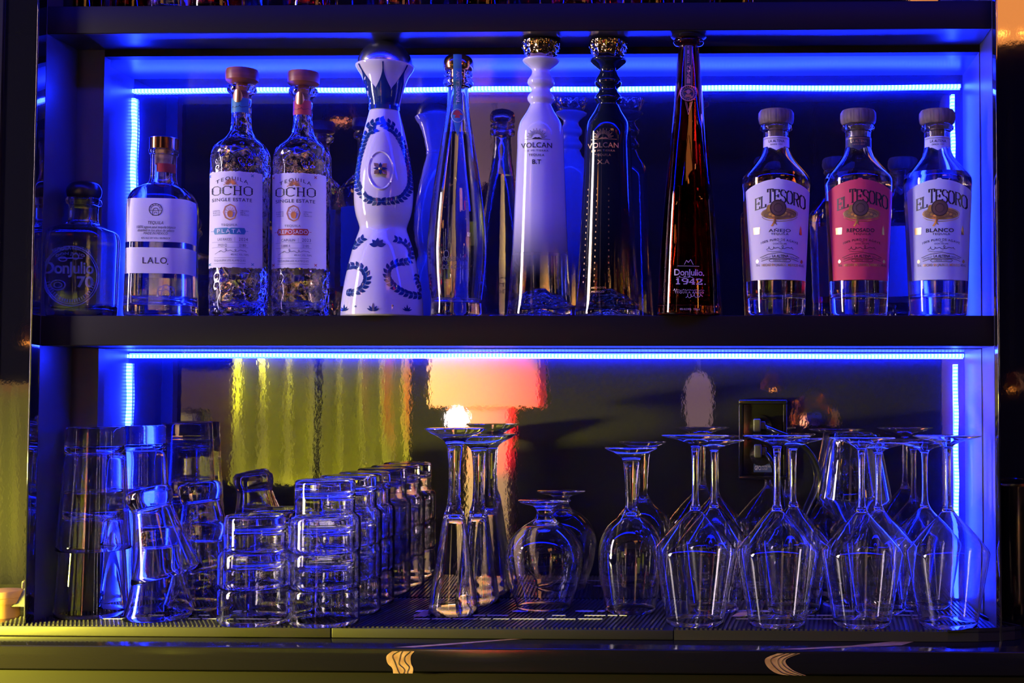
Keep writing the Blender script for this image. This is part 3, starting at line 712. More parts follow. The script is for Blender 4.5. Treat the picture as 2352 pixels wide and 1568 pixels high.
def ribbon_bottle():
    b = Body('tequila_bottle', 'teardrop shaped clear bottle with a teal ribbon over its orange round stopper', 'bottle', 1050, YB+.002, ZM1, 500, G1)
    b.glass([(56, 726), (58, 720), (57, 698), (58, 685), (63, 640), (66, 590), (66, 555), (62, 500), (55, 440), (46, 380), (38, 330), (31, 290), (26, 255), (24, 225), (23, 203), (26, 199), (33, 196), (34, 186), (31, 182), (30, 178), (33, 172), (30, 166)], .0038, .020, M['glass'], M['water'], 308, n=3, seg=72)
    b.solid('stopper', [(19, 200), (20, 166), (30, 164), (34, 152), (32, 138), (22, 129), (0, 126)], M['copper'], n=4)
    tb = b.tab; b.tab = b.tab + spline(b.prof([(30, 164), (34, 152), (32, 138), (26, 131), (22, 129)]), 3)[1:]
    k = Ink().poly([(1042, 132), (1060, 132), (1060, 165), (1042, 165)]).poly([(1042, 165), (1060, 165), (1060, 200), (1042, 200)]).poly([(1043, 200), (1059, 200), (1059, 240), (1043, 240)]).poly([(1043, 240), (1059, 240), (1060, 262), (1042, 262)]).disc(1051, 272, 14, 18, 20).poly([(1042, 284), (1060, 284), (1051, 321)])
    r = b.decal('ribbon_label', k, M['ribbon'], .0014, None, 6, 6)
    k = Ink().poly([(1045, 262), (1049, 259), (1054, 260), (1057, 265), (1062, 269), (1054, 271), (1057, 277), (1044, 277), (1048, 271), (1041, 269)])
    b.decal('emblem', k, M['redink'], .0020, r, 0)
    b.decal('emblem_ring', Ink().ring(1051, 272, 12.5, 16, .9, 20), M['whiteink'], .0020, r, 0)
    k = Ink(); s0 = 'ARTESANAL'
    for i, ch in enumerate(s0): k.text(ch, 1047, 1056, 172+i*8.4, 178.5+i*8.4, rot=pi/2)
    b.decal('lettering', k, M['silverink'], .0020, r, 0)
    b.tab = tb
    k = Ink().text('RESERVA', 1018, 1072, 596, 606, 0, 1).text('DE AGAVE', 1018, 1070, 614, 624)
    k.ring(1026, 590, 6, 9, 1.5, 12)
    b.decal('etched_lettering', k, M['greyink'], .0004, None, 0)
ribbon_bottle()

def lobes(n, d, rot=0.):
    def f(a, z): return 1.0 + d*cos(n*(a-rot))
    return f
def volcan(cx, dark):
    lab = ('tall fluted black-necked bottle fading to clear gold at its base' if dark else 'tall fluted white bottle fading to clear glass at its base')
    zc = ZM1
    b = Body('tequila_bottle', lab, 'bottle', cx, YB+.006, ZM1, 430, G1)
    zs0 = b.z(290)
    def sec(a, z):
        t = min(1, max(0, (b.z(300)-z)/.03)) if z > b.z(330) else min(1.0, (z+.004)/.03)
        return 1.0 - .030*t*abs(cos(4*(a-.20)))**.8 + .0
    m = bpy.data.materials.new('black_to_clear_glass' if dark else 'white_to_clear_glass'); m.use_nodes = True
    pb = m.node_tree.nodes['Principled BSDF']; pb.inputs['Transmission Weight'].default_value = 1; pb.inputs['Roughness'].default_value = 0.0
    g2 = N(m, 'ShaderNodeBsdfPrincipled'); g2.inputs['Base Color'].default_value = (.008, .012, .02, 1) if dark else (.78, .76, .80, 1); g2.inputs['Roughness'].default_value = .08; g2.inputs['Coat Weight'].default_value = .5
    tc = N(m, 'ShaderNodeTexCoord'); sp = N(m, 'ShaderNodeSeparateXYZ'); L(m, tc.outputs['Object'], sp.inputs[0])
    mr = N(m, 'ShaderNodeMapRange'); mr.interpolation_type = 'SMOOTHSTEP'
    mr.inputs['From Min'].default_value = b.z(700 if dark else 650); mr.inputs['From Max'].default_value = b.z(430 if dark else 470); L(m, sp.outputs[2], mr.inputs['Value'])
    mx = N(m, 'ShaderNodeMixShader'); L(m, mr.outputs[0], mx.inputs[0]); L(m, pb.outputs[0], mx.inputs[1]); L(m, g2.outputs[0], mx.inputs[2])
    L(m, mx.outputs[0], m.node_tree.nodes['Material Output'].inputs[0])
    b.sec = sec
    K = 1.0
    b.glass([(74, 726), (75, 718), (73, 690), (69, 630), (65, 560), (61, 480), (57, 390), (54, 320), (52, 300), (48, 284), (40, 270), (32, 258), (26, 246), (24, 240), (30, 232), (31, 226), (28, 219), (22, 211), (22, 203), (29, 196), (31, 188), (28, 181), (22, 172), (21, 163), (26, 156), (36, 148), (42, 142), (41, 138), (30, 135)], .0032, .010, m, M['gold'] if dark else M['pale'], 300, n=3, seg=128, bore=.006, punt=.020)
    b.solid('stopper', [(20, 150), (21, 138), (28, 136), (32, 134), (38, 126), (43, 115), (46, 102), (45.5, 98), (44, 97), (0, 99)], FOIL, sp=False, seg=12, smooth=False)
    # the little glass mountain seen through the base
    rr = random.Random(5 if dark else 6)
    pr = b.prof([(68, 726), (60, 716), (40, 703), (24, 693), (10, 686), (0, 684)])
    bm = lathe_bm([(0, .0105)] + [(r*.90, max(z, .0)+.0108) for r, z in pr[:-1]] + [(0, pr[-1][1]+.0108)], 22)
    for v in bm.verts:
        if v.co.z > .012: v.co += Vector((rr.uniform(-1, 1), rr.uniform(-1, 1), rr.uniform(-1, 1)))*.0018
    mesh_obj('glass_mountain', bm, M['hammered'], b.t, smooth=False)
    ink = M['goldfoil'] if dark else M['ink']; o = cx-1241; s_ = 1
    c = 1233+o if not dark else 1386
    k = Ink()
    for i in range(19):
        a = pi+.06+i*(pi-.12)/18; k.line([(c+11*cos(a), 327+9*sin(a)), (c+(23 if i % 2 else 19)*cos(a), 327+(22 if i % 2 else 18)*sin(a))], .9)
    k.line([(c-27, 329.5), (c+30, 329.5)], .8).poly([(c-11, 329), (c-3, 325), (c+1, 326.5), (c+5, 325), (c+12, 329)])
    k.text('VOLCAN', c-35, c+34, 337, 348.5, .012, 1.06)
    k.text('DE MI TIERRA', c-26, c+26, 353.5, 357.5, 0, 1.2).text('TEQUILA', c-18, c+17, 363, 368, .005, 1.15)
    k.text('X.A' if dark else 'B.T', c-(14 if dark else 10), c+(14 if dark else 10), 376 if dark else 376, 386, .015, 1.05)
    b.decal('lettering', k, ink, .0005, None, 6)
    if dark:
        k = Ink()
        for xx, sl in ((1352, -.05), (1398, 0.), (1372, -.03)):
            for i in range(16): k.poly([(xx+sl*(i*14)-.9, 440+i*14), (xx+sl*(i*14)+.9, 440+i*14), (xx+sl*(i*14)+.9, 443.5+i*14), (xx+sl*(i*14)-.9, 443.5+i*14)])
        k.text('HECHO EN', 1360, 1392, 664, 668).text('MEXICO', 1360, 1388, 673, 677)
        b.decal('dotted_lines', k, M['goldfoil'], .0005, None, 0)
FOIL = M['goldfoil_cap'] = mat('hammered_gold_cap', (.70, .50, .30), .10, metal=1.0); bump(FOIL, 160, .8, .004, kind='voronoi')
volcan(1241, False); volcan(1396, True)

def dj1942():
    def sec(a, z):
        a = a-.30
        t = min(1, max(0, (b.z(160)-z)/.10))
        n = 3; seg_ = 2*pi/n; q = (a+seg_/2) % seg_ - seg_/2
        flat = cos(pi/n)/cos(q) if abs(q) < pi/n else 1
        f = min(1.0, flat*1.62); return 1.0*(1-t)+t*(.35+.65*f)
    b = Body('tequila_bottle', 'tall slender dark amber bottle tapering to a long neck with round medal', 'bottle', 1581, .026, ZM1, 430, G1, sec=sec)
    b.glass([(74, 726), (75, 720), (74, 700), (71, 640), (66, 560), (60, 480), (52, 400), (44, 320), (37, 260), (31, 200), (27, 150), (24, 118), (24, 108), (31, 104), (36, 99), (34, 93), (30, 90)], .004, .014, M['darkamber'], M['brownspirit'], 330, n=3, seg=96)
    s0 = b.sec; b.sec = None
    b.solid('stopper', [(20, 104), (21, 92), (34, 90), (41, 86), (38, 81), (41, 78), (36, 73), (0, 72)], M['blackwood'], sp=False)
    b.sec = s0
    n_ = b.sheet('neck_label', 1573, 1590, 110, 208, M['blackp'], .0006, n=6, m=8)
    k = Ink()
    for i, ch in enumerate('1942'[::-1]): k.text(ch, 1576, 1587, 158+i*10.5-(0), 166+i*10.5, .01, rot=-pi/2)
    for i, ch in enumerate('TEQUILA'[::-1]): k.text(ch, 1578, 1584, 112+i*6, 116.5+i*6, rot=-pi/2)
    k.line([(1574, 112), (1574, 206)], .7).line([(1589, 112), (1589, 206)], .7)
    b.decal('lettering', k, M['copperfoil'], .0010, n_, 0)
    md = b.decal('medal', Ink().disc(1581, 222, 17, 18.5, 26), M['blackp'], .0022, None, 0, thick=.0014)
    k = Ink().ring(1581, 222, 17, 18.5, 1.6, 26).ring(1581, 222, 11.5, 12.5, .8, 24).disc(1581, 219, 4.2, 5.2, 12).poly([(1571, 219.5), (1591, 219.5), (1587, 216.5), (1575, 216.5)]).poly([(1574, 231), (1576, 225), (1586, 225), (1588, 231)])
    for i in range(22):
        a = 2*pi*i/22; k.line([(1581+13*cos(a), 222+14*sin(a)), (1581+15*cos(a), 222+16*sin(a))], 1.1)
    b.decal('medal_relief', k, M['copperfoil'], .0028, md, 0)
    b.decal('neck_triangle', Ink().line([(1574, 240), (1581, 271), (1590, 240)], 1.1).line([(1577, 241), (1581.5, 262), (1587, 241)], .8), M['copperfoil'], .0008, n_, 0)
    k = Ink().text('DonJulio.', 1550, 1616, 624, 638, .012, .95).strokes('1942', 1552, 1611, 645.5, 657.5, 3.6, gap=.22).disc(1618, 657, 1.4, 1.4, 8)
    k.squiggle(1548, 1617, 672, 2.0, 14, .7, 2).text('TEQUILA ANEJO', 1551, 1615, 674, 678.5, 0, 1.25).squiggle(1576, 1612, 688, 6, 5, .9, 5)
    k.text('40% ALC/VOL', 1562, 1588, 712, 716).text('750ml', 1592, 1606, 712, 716)
    k.line([(1557, 617), (1605, 617)], .8).line([(1572, 614), (1577, 604), (1581, 609), (1586, 602), (1592, 614)], 1.1).squiggle(1556, 1590, 643, 2, 3, .9, 6)
    b.decal('printed_lettering', k, M['silverink'], .0006, None, 8)
    # facet edges
    bm = bmesh.new()
    tube(bm, [b.pos(x, y, -.0002) for x, y in ((1580, 318), (1571, 400), (1561, 480), (1552, 570), (1545, 640), (1540, 715))], .0005, 6)
    tube(bm, [b.pos(x, y, -.0002) for x, y in ((1583, 318), (1592, 400), (1602, 480), (1612, 570), (1622, 640), (1630, 715))], .0005, 6)
    mesh_obj('facet_edges', bm, M['darkamber'], b.t)
dj1942()

def tesoro(cx, kind):
    lab = {'a': 'broad shouldered bottle with arched white label, next to the dark amber tapering bottle',
           'r': 'broad shouldered bottle with an arched coral red label',
           'b': 'broad shouldered bottle with an arched pale blue white label, nearest the right pilaster'}[kind]
    b = Body('tequila_bottle', lab, 'bottle', cx, YB-.004, ZM1, 560, G1); o = cx-1783
    b.glass([(62, 726), (65, 720), (67, 690), (69, 640), (72, 560), (75, 490), (77, 440), (78, 418), (75, 407), (63, 392), (48, 375), (37, 360), (31, 345), (29.5, 330), (29.5, 306), (32, 302), (37, 298), (37.5, 293), (34, 288), (30, 287)], .0042, .026, M['glass'],
            {'a': M['gold'], 'r': M['pale'], 'b': M['water']}[kind], 404 if kind != 'b' else 402, n=3, seg=72)
    def rib(a, z): return 1 - .02*(abs(sin(7*a)) < .16)
    b.solid('stopper', [(16, 330), (17, 291), (22, 289), (36, 287), (40, 282), (41.5, 272), (41, 261), (37, 255), (20, 252), (0, 251)], M['corkwood'], sp=False, seg=120, sec=rib)
    X = lambda v: v+o
    pm = {'a': M['paper'], 'r': M['pink'], 'b': M['bluep']}[kind]
    ytop = lambda u: 446-22*sin(pi*u)**.75 - (3 if abs(u-.5) < .03 else 0)
    s_ = b.sheet('label', lambda w: X(1714)+12*w, lambda w: X(1859)-10*w, ytop, 648, pm, .0004, n=44)
    k = Ink().strokes('EL', X(1736), X(1760), 463, 488, 3.1, tilt=-3).strokes('TESORO', X(1764), X(1847), 449, 477, 3.3, arc=5, tilt=6, tall=.06)
    k.text({'a': 'AÑEJO', 'r': 'REPOSADO', 'b': 'BLANCO'}[kind], X(1766 if kind == 'a' else 1757), X(1815 if kind == 'a' else 1818), 533, 541.5, .02 if kind != 'a' else .008, 1.1)
    k.text('TEQUILA', X(1771), X(1810), 543.5, 548, .008, 1.2)
    k.text('100% PURO DE AGAVE', X(1749), X(1831), 556, 561, .005, 1.15, arc=7).text('DE', X(1788), X(1794), 562, 565).text('DON FELIPE', X(1776), X(1806), 566, 569.5, 0, 1.1)
    k.squiggle(X(1762), X(1822), 580, 6, 6, 1.0, 9).line([(X(1762), 583), (X(1775), 586), (X(1795), 584)], .8)
    k.text('LA ALTENA', X(1774), X(1810), 592, 598, .02, 1.0).text('CRAFTED AT', X(1750), X(1771), 597, 600.5, 0, 1, tilt=-2).text('DISTILLERY', X(1813), X(1832), 597, 600.5, 0, 1, tilt=2)
    k.line([(X(1747), 598), (X(1765), 591), (X(1792), 587.5), (X(1819), 591), (X(1834), 598)], 1).line([(X(1750), 606), (X(1768), 601), (X(1792), 599.5), (X(1817), 601), (X(1832), 606)], 1)
    k.line([(X(1770), 602), (X(1767), 605), (X(1770), 608), (X(1812), 608), (X(1815), 605), (X(1812), 602), (X(1770), 602)], .9).text('DESDE 1937', X(1776), X(1806), 603.2, 606.6)
    k.text('750 mL', X(1738), X(1747), 612, 617, 0, .9).text('40% ALC', X(1833), X(1845), 612, 617, 0, .9)
    b.decal('lettering', k, M['ink'], .0007, s_, 6)
    b.decal('gold_plate', Ink().disc(X(1789), 501, 39, 13, 30), M['plate'], .0006, s_, 5)
    k = Ink().ring(X(1790), 500, 41, 14, 1.2, 30).ring(X(1790), 500, 38, 12, .9, 30).ring(X(1790), 502, 35, 10, .9, 30).ring(X(1790), 505, 40, 13, 1.2, 20, .1, pi-.1)
    for i in range(9): k.disc(X(1762+i*7), 499+(i % 3)*3, 3.2, 2.6, 8)
    k.poly([(X(1763), 482), (X(1769), 480), (X(1772), 489), (X(1766), 497), (X(1760), 494)])
    k.poly([(X(1778), 506), (X(1793), 500), (X(1806), 503), (X(1795), 508), (X(1784), 511), (X(1782), 520), (X(1785), 527), (X(1778), 521)]).poly([(X(1779), 512), (X(1776), 520), (X(1771), 528), (X(1775), 529), (X(1781), 519)])
    k.poly([(X(1732), 530), (X(1747), 530), (X(1746), 545), (X(1733), 545)]).poly([(X(1835), 533), (X(1837), 525), (X(1839), 533), (X(1840), 546), (X(1834), 546)])
    k.leaf(X(1741), 610, 9, 6, -pi/2).leaf(X(1839), 610, 9, 6, -pi/2)
    k.text('HECHO EN JALISCO, MEXICO', X(1751), X(1831), 612, 617.5, .02, 1.05)
    b.decal('gold_illustration', k, M['goldfoil'], .0008, s_, 6)
    k = Ink().disc(X(1787), 488, 18.5, 18.5, 26)
    w_ = b.decal('millstone', k, M['stone'], .0011, s_, 4)
    b.decal('millstone_rings', Ink().ring(X(1787), 488, 17.5, 17.5, 1.0, 24).ring(X(1787), 488, 10, 10, .8, 20), M['ink'], .0014, w_, 0)
    # neck label with a pointed tip
    nm = {'a': M['paper'], 'r': M['blackp'], 'b': M['bluep']}[kind]
    yb = lambda u: 344+7*max(0, 1-abs(u-.5)/.22) - 3*(abs(u-.5) > .3)
    n_ = b.sheet('neck_label', X(1754), X(1812), 318, yb, nm, .0005, n=30, m=4)
    k = Ink().text('LA ALTENA', X(1766), X(1801), 326, 332, .01, 1.05).text('DESDE 1937', X(1770), X(1797), 335, 338.5)
    k.line([(X(1755), 321.5), (X(1811), 321.5)], .8).line([(X(1755), 323.5), (X(1811), 323.5)], .5)
    b.decal('neck_lettering', k, M['goldfoil'] if kind == 'r' else M['ink'], .0008, n_, 5)
    b.back_sheet('back_label', .85, 450, 640, {'a': M['tanp'], 'r': M['orangep'], 'b': M['bluep']}[kind])
for c_, kd in ((1783, 'a'), (1972, 'r'), (2154, 'b')): tesoro(c_, kd)

# ------------------------------------------------------------------ bottle feet along the top shelf
def top_bottle(cx, r, Y, glass_m, liq, label, sq=False):
    p = at(cx, 12, Y); k = (p-CAM).dot(FW)/FPX; R = r*k
    t = thing('liquor_bottle', label, 'bottle', (p.x, Y, ZU2), 'bottles on the top shelf, only their feet in the picture')
    sec = superell(4.5) if sq else None
    out = spline([(R*.96, 0), (R, .004), (R, .08), (R, .165), (R*.9, .185), (R*.5, .205), (.014, .225), (.013, .27), (.016, .272), (.016, .282)], 3)
    inn = [(0, .010), (R-.006, .0103), (R-.0035, .016)] + [(max(a-.0035, .009), z) for a, z in out if z > .02]
    mesh_obj('glass_body', lathe_bm([(0, 0)]+out+inn[::-1], 48, sec), glass_m, t, smooth='all')
    li = [(0, .0098)]+[(a+.0001, z) for a, z in inn[1:] if z < .15]; li.append((0, li[-1][1]))
    mesh_obj('liquid', lathe_bm(li, 48, sec), liq, t)
    mesh_obj('stopper', lathe_bm([(0, .262), (.0088, .262), (.0088, .283), (.018, .283), (.018, .300), (0, .300)], 32), M['blackwood'], t)
TB = [(190, 46, 'darkamber', 'brownspirit', 'dark bottle at the left end of the top shelf', 0), (300, 44, 'darkamber', 'redspirit', 'dark red bottle second from the left end of the top shelf', 0),
      (395, 42, 'glass', 'water', 'blue glinting bottle third from the left end of the top shelf', 1), (500, 62, 'glass', 'redspirit', 'wide clear bottle of red liquor on the top shelf above the blue banner bottle', 0),
      (720, 56, 'glass', 'redspirit', 'clear bottle of deep red liquor on the top shelf above the red banner bottle', 0), (920, 47, 'glass', 'brownspirit', 'clear bottle of brown liquor on the top shelf above the ceramic decanter', 0),
      (1110, 60, 'darkamber', 'brownspirit', 'dark green brown bottle on the top shelf above the teardrop bottle', 0), (1330, 62, 'glass', 'redspirit', 'clear bottle of red liquor on the top shelf above the two fluted bottles', 0),
      (1500, 50, 'darkamber', 'brownspirit', 'dark bottle on the top shelf just left of the slender amber bottle', 0), (1680, 50, 'darkamber', 'redspirit', 'dark bottle on the top shelf right of the slender amber bottle', 1)]
for cx, r, g_, l_, lb, sq in TB: top_bottle(cx, r, .065, M[g_], M[l_], lb, bool(sq))
# ------------------------------------------------------------------ glassware on the bar mats
def cup_mesh(prof_out, wall, base, seg=56, n=3, fac=None):
    """closed vessel; prof_out from the foot (z 0) to the rim, metres"""
    out = spline(prof_out, n); out = [(r, max(z, 0)) for r, z in out]
    inn = [(max(r-wall, .0005), z) for r, z in out if z > base+.004]
    r0 = interp(out, base+.002)-wall
    inn = [(0, base), (r0*.6, base+.0006), (r0*.9, base+.0018)] + inn
    rim = [(out[-1][0]-wall*.3, out[-1][1]+wall*.35), (out[-1][0]-wall*.7, out[-1][1]+wall*.35)]
    p = [(0, 0.0008), (out[0][0]*.85, 0.0)] + out + rim + inn[::-1]
    bm = lathe_bm(p, seg, fac); bmesh.ops.recalc_face_normals(bm, faces=bm.faces)
    me = bpy.data.meshes.new('glass'); bm.to_mesh(me); bm.free()
    for q in me.polygons: q.use_smooth = True
    me.materials.append(M['thin']); return me, out[-1][1]+wall*.35
def stem_mesh(prof_out, wall, bowl_z, seg=56, n=3, fac=None):
    out = spline(prof_out, n); out = [(r, max(z, 0)) for r, z in out]
    inn = [(max(r-wall, .0005), z) for r, z in out if z > bowl_z+.003]
    inn = [(0, bowl_z)] + ([(inn[0][0]*.6, bowl_z+.0012)] if inn else []) + inn
    rim = [(out[-1][0]-wall*.5, out[-1][1]+wall*.4)]
    p = [(0, 0.0)] + out + rim + inn[::-1]
    bm = lathe_bm(p, seg, fac); bmesh.ops.recalc_face_normals(bm, faces=bm.faces)
    me = bpy.data.meshes.new('glass'); bm.to_mesh(me); bm.free()
    for q in me.polygons: q.use_smooth = True
    me.materials.append(M['thin']); return me, out[-1][1]+wall*.4
def put(me_h, name, label, cat, group, x, Y, z, up=False, tilt=(0, 0), sc=1.0):
    me, h = me_h
    o = bpy.data.objects.new(name, me); COL.objects.link(o)
    o.scale = (sc, sc, sc)
    if up: o.location = (x, Y, z); o.rotation_euler = (0, 0, 0)
    else:
        # turned upside down, pivoting about the rim centre
        R_ = Matrix.Rotation(tilt[0], 4, 'Y') @ Matrix.Rotation(tilt[1], 4, 'X') @ Matrix.Rotation(pi, 4, 'X')
        o.matrix_world = Matrix.Translation((x, Y, z)) @ R_ @ Matrix.Diagonal((sc, sc, sc, 1)) @ Matrix.Translation((0, 0, -h))
    tag(o, label, cat, group); return o
xat = lambda px, Y, py=1300: at(px, py, Y).x
ZG = ZT+.0004
# tall tumblers, nested two high and upside down
tall = cup_mesh([(.0355, 0), (.0378, .003), (.0388, .025), (.0420, .080), (.0462, .140), (.0485, .1680)], .0023, .026)
rows = [(213, .050, 'front pair'), (310, .132, 'rear pair')]
for px, Y, w in rows:
    x = xat(px, Y, 1250); g = 'tall tumblers nested upside down at the left of the bar mat'; r = 1.0 if px < 350 else .93
    put(tall, 'tall_tumbler', f'tall tumbler upside down on the mat, lower glass of the {w} at left', 'glass', g, x, Y, ZG, sc=r)
    put(tall, 'tall_tumbler', f'tall tumbler upside down on another, upper glass of the {w} at left', 'glass', g, x+.001, Y, ZG+.0890*r+(0 if r == 1 else .010), sc=r)
# flared heavy-based tumblers, nested askew
flare = cup_mesh([(.0235, 0), (.0285, .004), (.0300, .013), (.0282, .022), (.0262, .030), (.0275, .040), (.0325, .065), (.0390, .093), (.0468, .1220)], .0024, .023)
FL = [(366, .030, (-.03, .0), 'front pair', 0), (455, .115, (.05, 0), 'behind the front pair', 0)]
for px, Y, tl, w, _ in FL:
    x = xat(px, Y, 1400); g = 'heavy-based flared tumblers nested askew'
    put(flare, 'flared_tumbler', f'flared tumbler with heavy base upside down on the mat, lower glass, {w}', 'glass', g, x, Y, ZG, tilt=tl)
    put(flare, 'flared_tumbler', f'flared tumbler with heavy base leaning over another, upper glass, {w}', 'glass', g, x+(.010 if px < 400 else .012), Y, ZG+.0555, tilt=(-.23 if px < 400 else -.10, .02))
# short tumblers stacked on their narrow feet
short = cup_mesh([(.0350, 0), (.0385, 0.0024), (.0395, 0.0095), (.0396, 0.0382), (.0400, 0.0439), (.0455, 0.0501), (.0470, 0.0554), (.0472, 0.0716), (.0474, 0.0941)], .0026, .014)
short2 = cup_mesh([(.0330, 0), (.0365, 0.0024), (.0375, 0.0095), (.0376, 0.0382), (.0380, 0.0439), (.0430, 0.0501), (.0445, 0.0554), (.0447, 0.0716), (.0449, 0.0941)], .0026, .014)
step = .0472
for px, Y, n, w in ((585, .000, 2, 'low front stack'), (585, .094, 2, 'low stack behind the low front stack'), (746, -.002, 3, 'high front stack'), (746, .088, 3, 'second high stack'), (746, .169, 3, 'rear high stack')):
    px_ = px + (1682-px)*(Y/(DIST+Y)) if Y > .05 else px
    x = xat(px, 0.0, 1300) + (.004 if Y > .05 else 0)
    for i in range(n):
        lv = ['bottom glass', 'top glass'][i] if n == 2 else ['bottom glass', 'middle glass', 'top glass'][i]
        put(short if Y < .15 else short2, 'short_tumbler', f'short stepped tumbler upside down, {lv} of the {w}', 'glass', 'short tumblers stacked upside down', x, Y, ZG+step*i, sc=1.0)
# flutes
flute = stem_mesh([(.0400, 0), (.0400, .0016), (.0350, .0050), (.0230, .0115), (.0130, .0190), (.0098, .030), (.0078, .060), (.0082, .088), (.0100, .104), (.0125, .112), (.0165, .130), (.0215, .165), (.0275, .205), (.0338, .2480)], .0012, .116, seg=40)
put(flute, 'champagne_flute', 'champagne flute upside down with its wide foot on top, nearest the camera', 'glass', 'champagne flutes upside down', xat(1043, .075, 1200), .075, ZG, sc=1.03)
put(flute, 'champagne_flute', 'champagne flute upside down behind the front flute, beside the snifter', 'glass', 'champagne flutes upside down', xat(1098, .172, 1200), .172, ZG, sc=.975)
# snifter, rounded wine glass
snif = stem_mesh([(.0370, 0), (.0370, .0018), (.0290, .0050), (.0160, .0085), (.0120, .0140), (.0115, .0210), (.0170, .0290), (.0340, .0400), (.0490, .0560), (.0555, .0760), (.0560, .0900), (.0510, .1150), (.0430, .1360), (.0375, .1520)], .0013, .0300)
put(snif, 'brandy_snifter', 'round brandy snifter upside down, alone in the middle of the mat', 'glass', None, xat(1250, .125, 1280), .125, ZG)
rnd = stem_mesh([(.0375, 0), (.0375, .0016), (.0320, .0045), (.0200, .0100), (.0135, .0160), (.0110, .0260), (.0090, .0450), (.0080, .0680), (.0085, .0850), (.0170, .0980), (.0330, .1120), (.0430, .1300), (.0465, .1520), (.0450, .1800), (.0405, .2080), (.0350, .2330)], .0012, .0930)
put(rnd, 'wine_glass', 'rounded wine glass upside down, between the snifter and the angular wine glasses', 'glass', None, xat(1449, .100, 1300), .100, ZG, sc=.98)
# big angular wine glasses
ang = stem_mesh([(.0465, 0), (.0465, .0014), (.0380, .0040), (.0200, .0085), (.0085, .0140), (.0050, .0240), (.0042, .0600), (.0046, .0860), (.0062, .0970), (.0105, .1050), (.0185, .1140), (.0300, .1255), (.0430, .1400), (.0530, .1520), (.0560, .1570), (.0565, .1605), (.0558, .1660), (.0500, .1980), (.0440, .2290), (.0388, .2570)], .0009, .1000)
AG = 'angular wine glasses upside down at the right of the mats'
ang_z = ang[1]
front = [(1597, .008, .970, 'first of the front row, beside the rounded glass'), (1785, .006, .970, 'second of the front row, before the power outlet'), (1979, .006, .960, 'third of the front row, before the upright glass'), (2177, .004, .970, 'last of the front row, beside the right trim')]
for px, Y, sc, w in front:
    put(ang, 'wine_glass', f'tall angular wine glass upside down, {w}', 'glass', AG, xat(px, Y, 1220), Y, ZG, sc=sc)
back = [(1640, .118, .945, 'first of the second row, left of the power outlet'), (1822, .118, .955, 'second of the second row, under the outlet cables'), (2018, .109, .935, 'third of the second row, right before the upright glass'), (2124, .160, .93, 'rear of the right end, behind the last front glass')]
for px, Y, sc, w in back:
    put(ang, 'wine_glass', f'tall angular wine glass upside down, {w}', 'glass', AG, xat(px, Y, 1150), Y, ZG, sc=sc*.985)
put(ang, 'wine_glass', 'angular wine glass standing upright among the upside-down ones', 'glass', None, xat(1962, .166, 1150), .166, ZG+.0005, up=True, sc=.955)

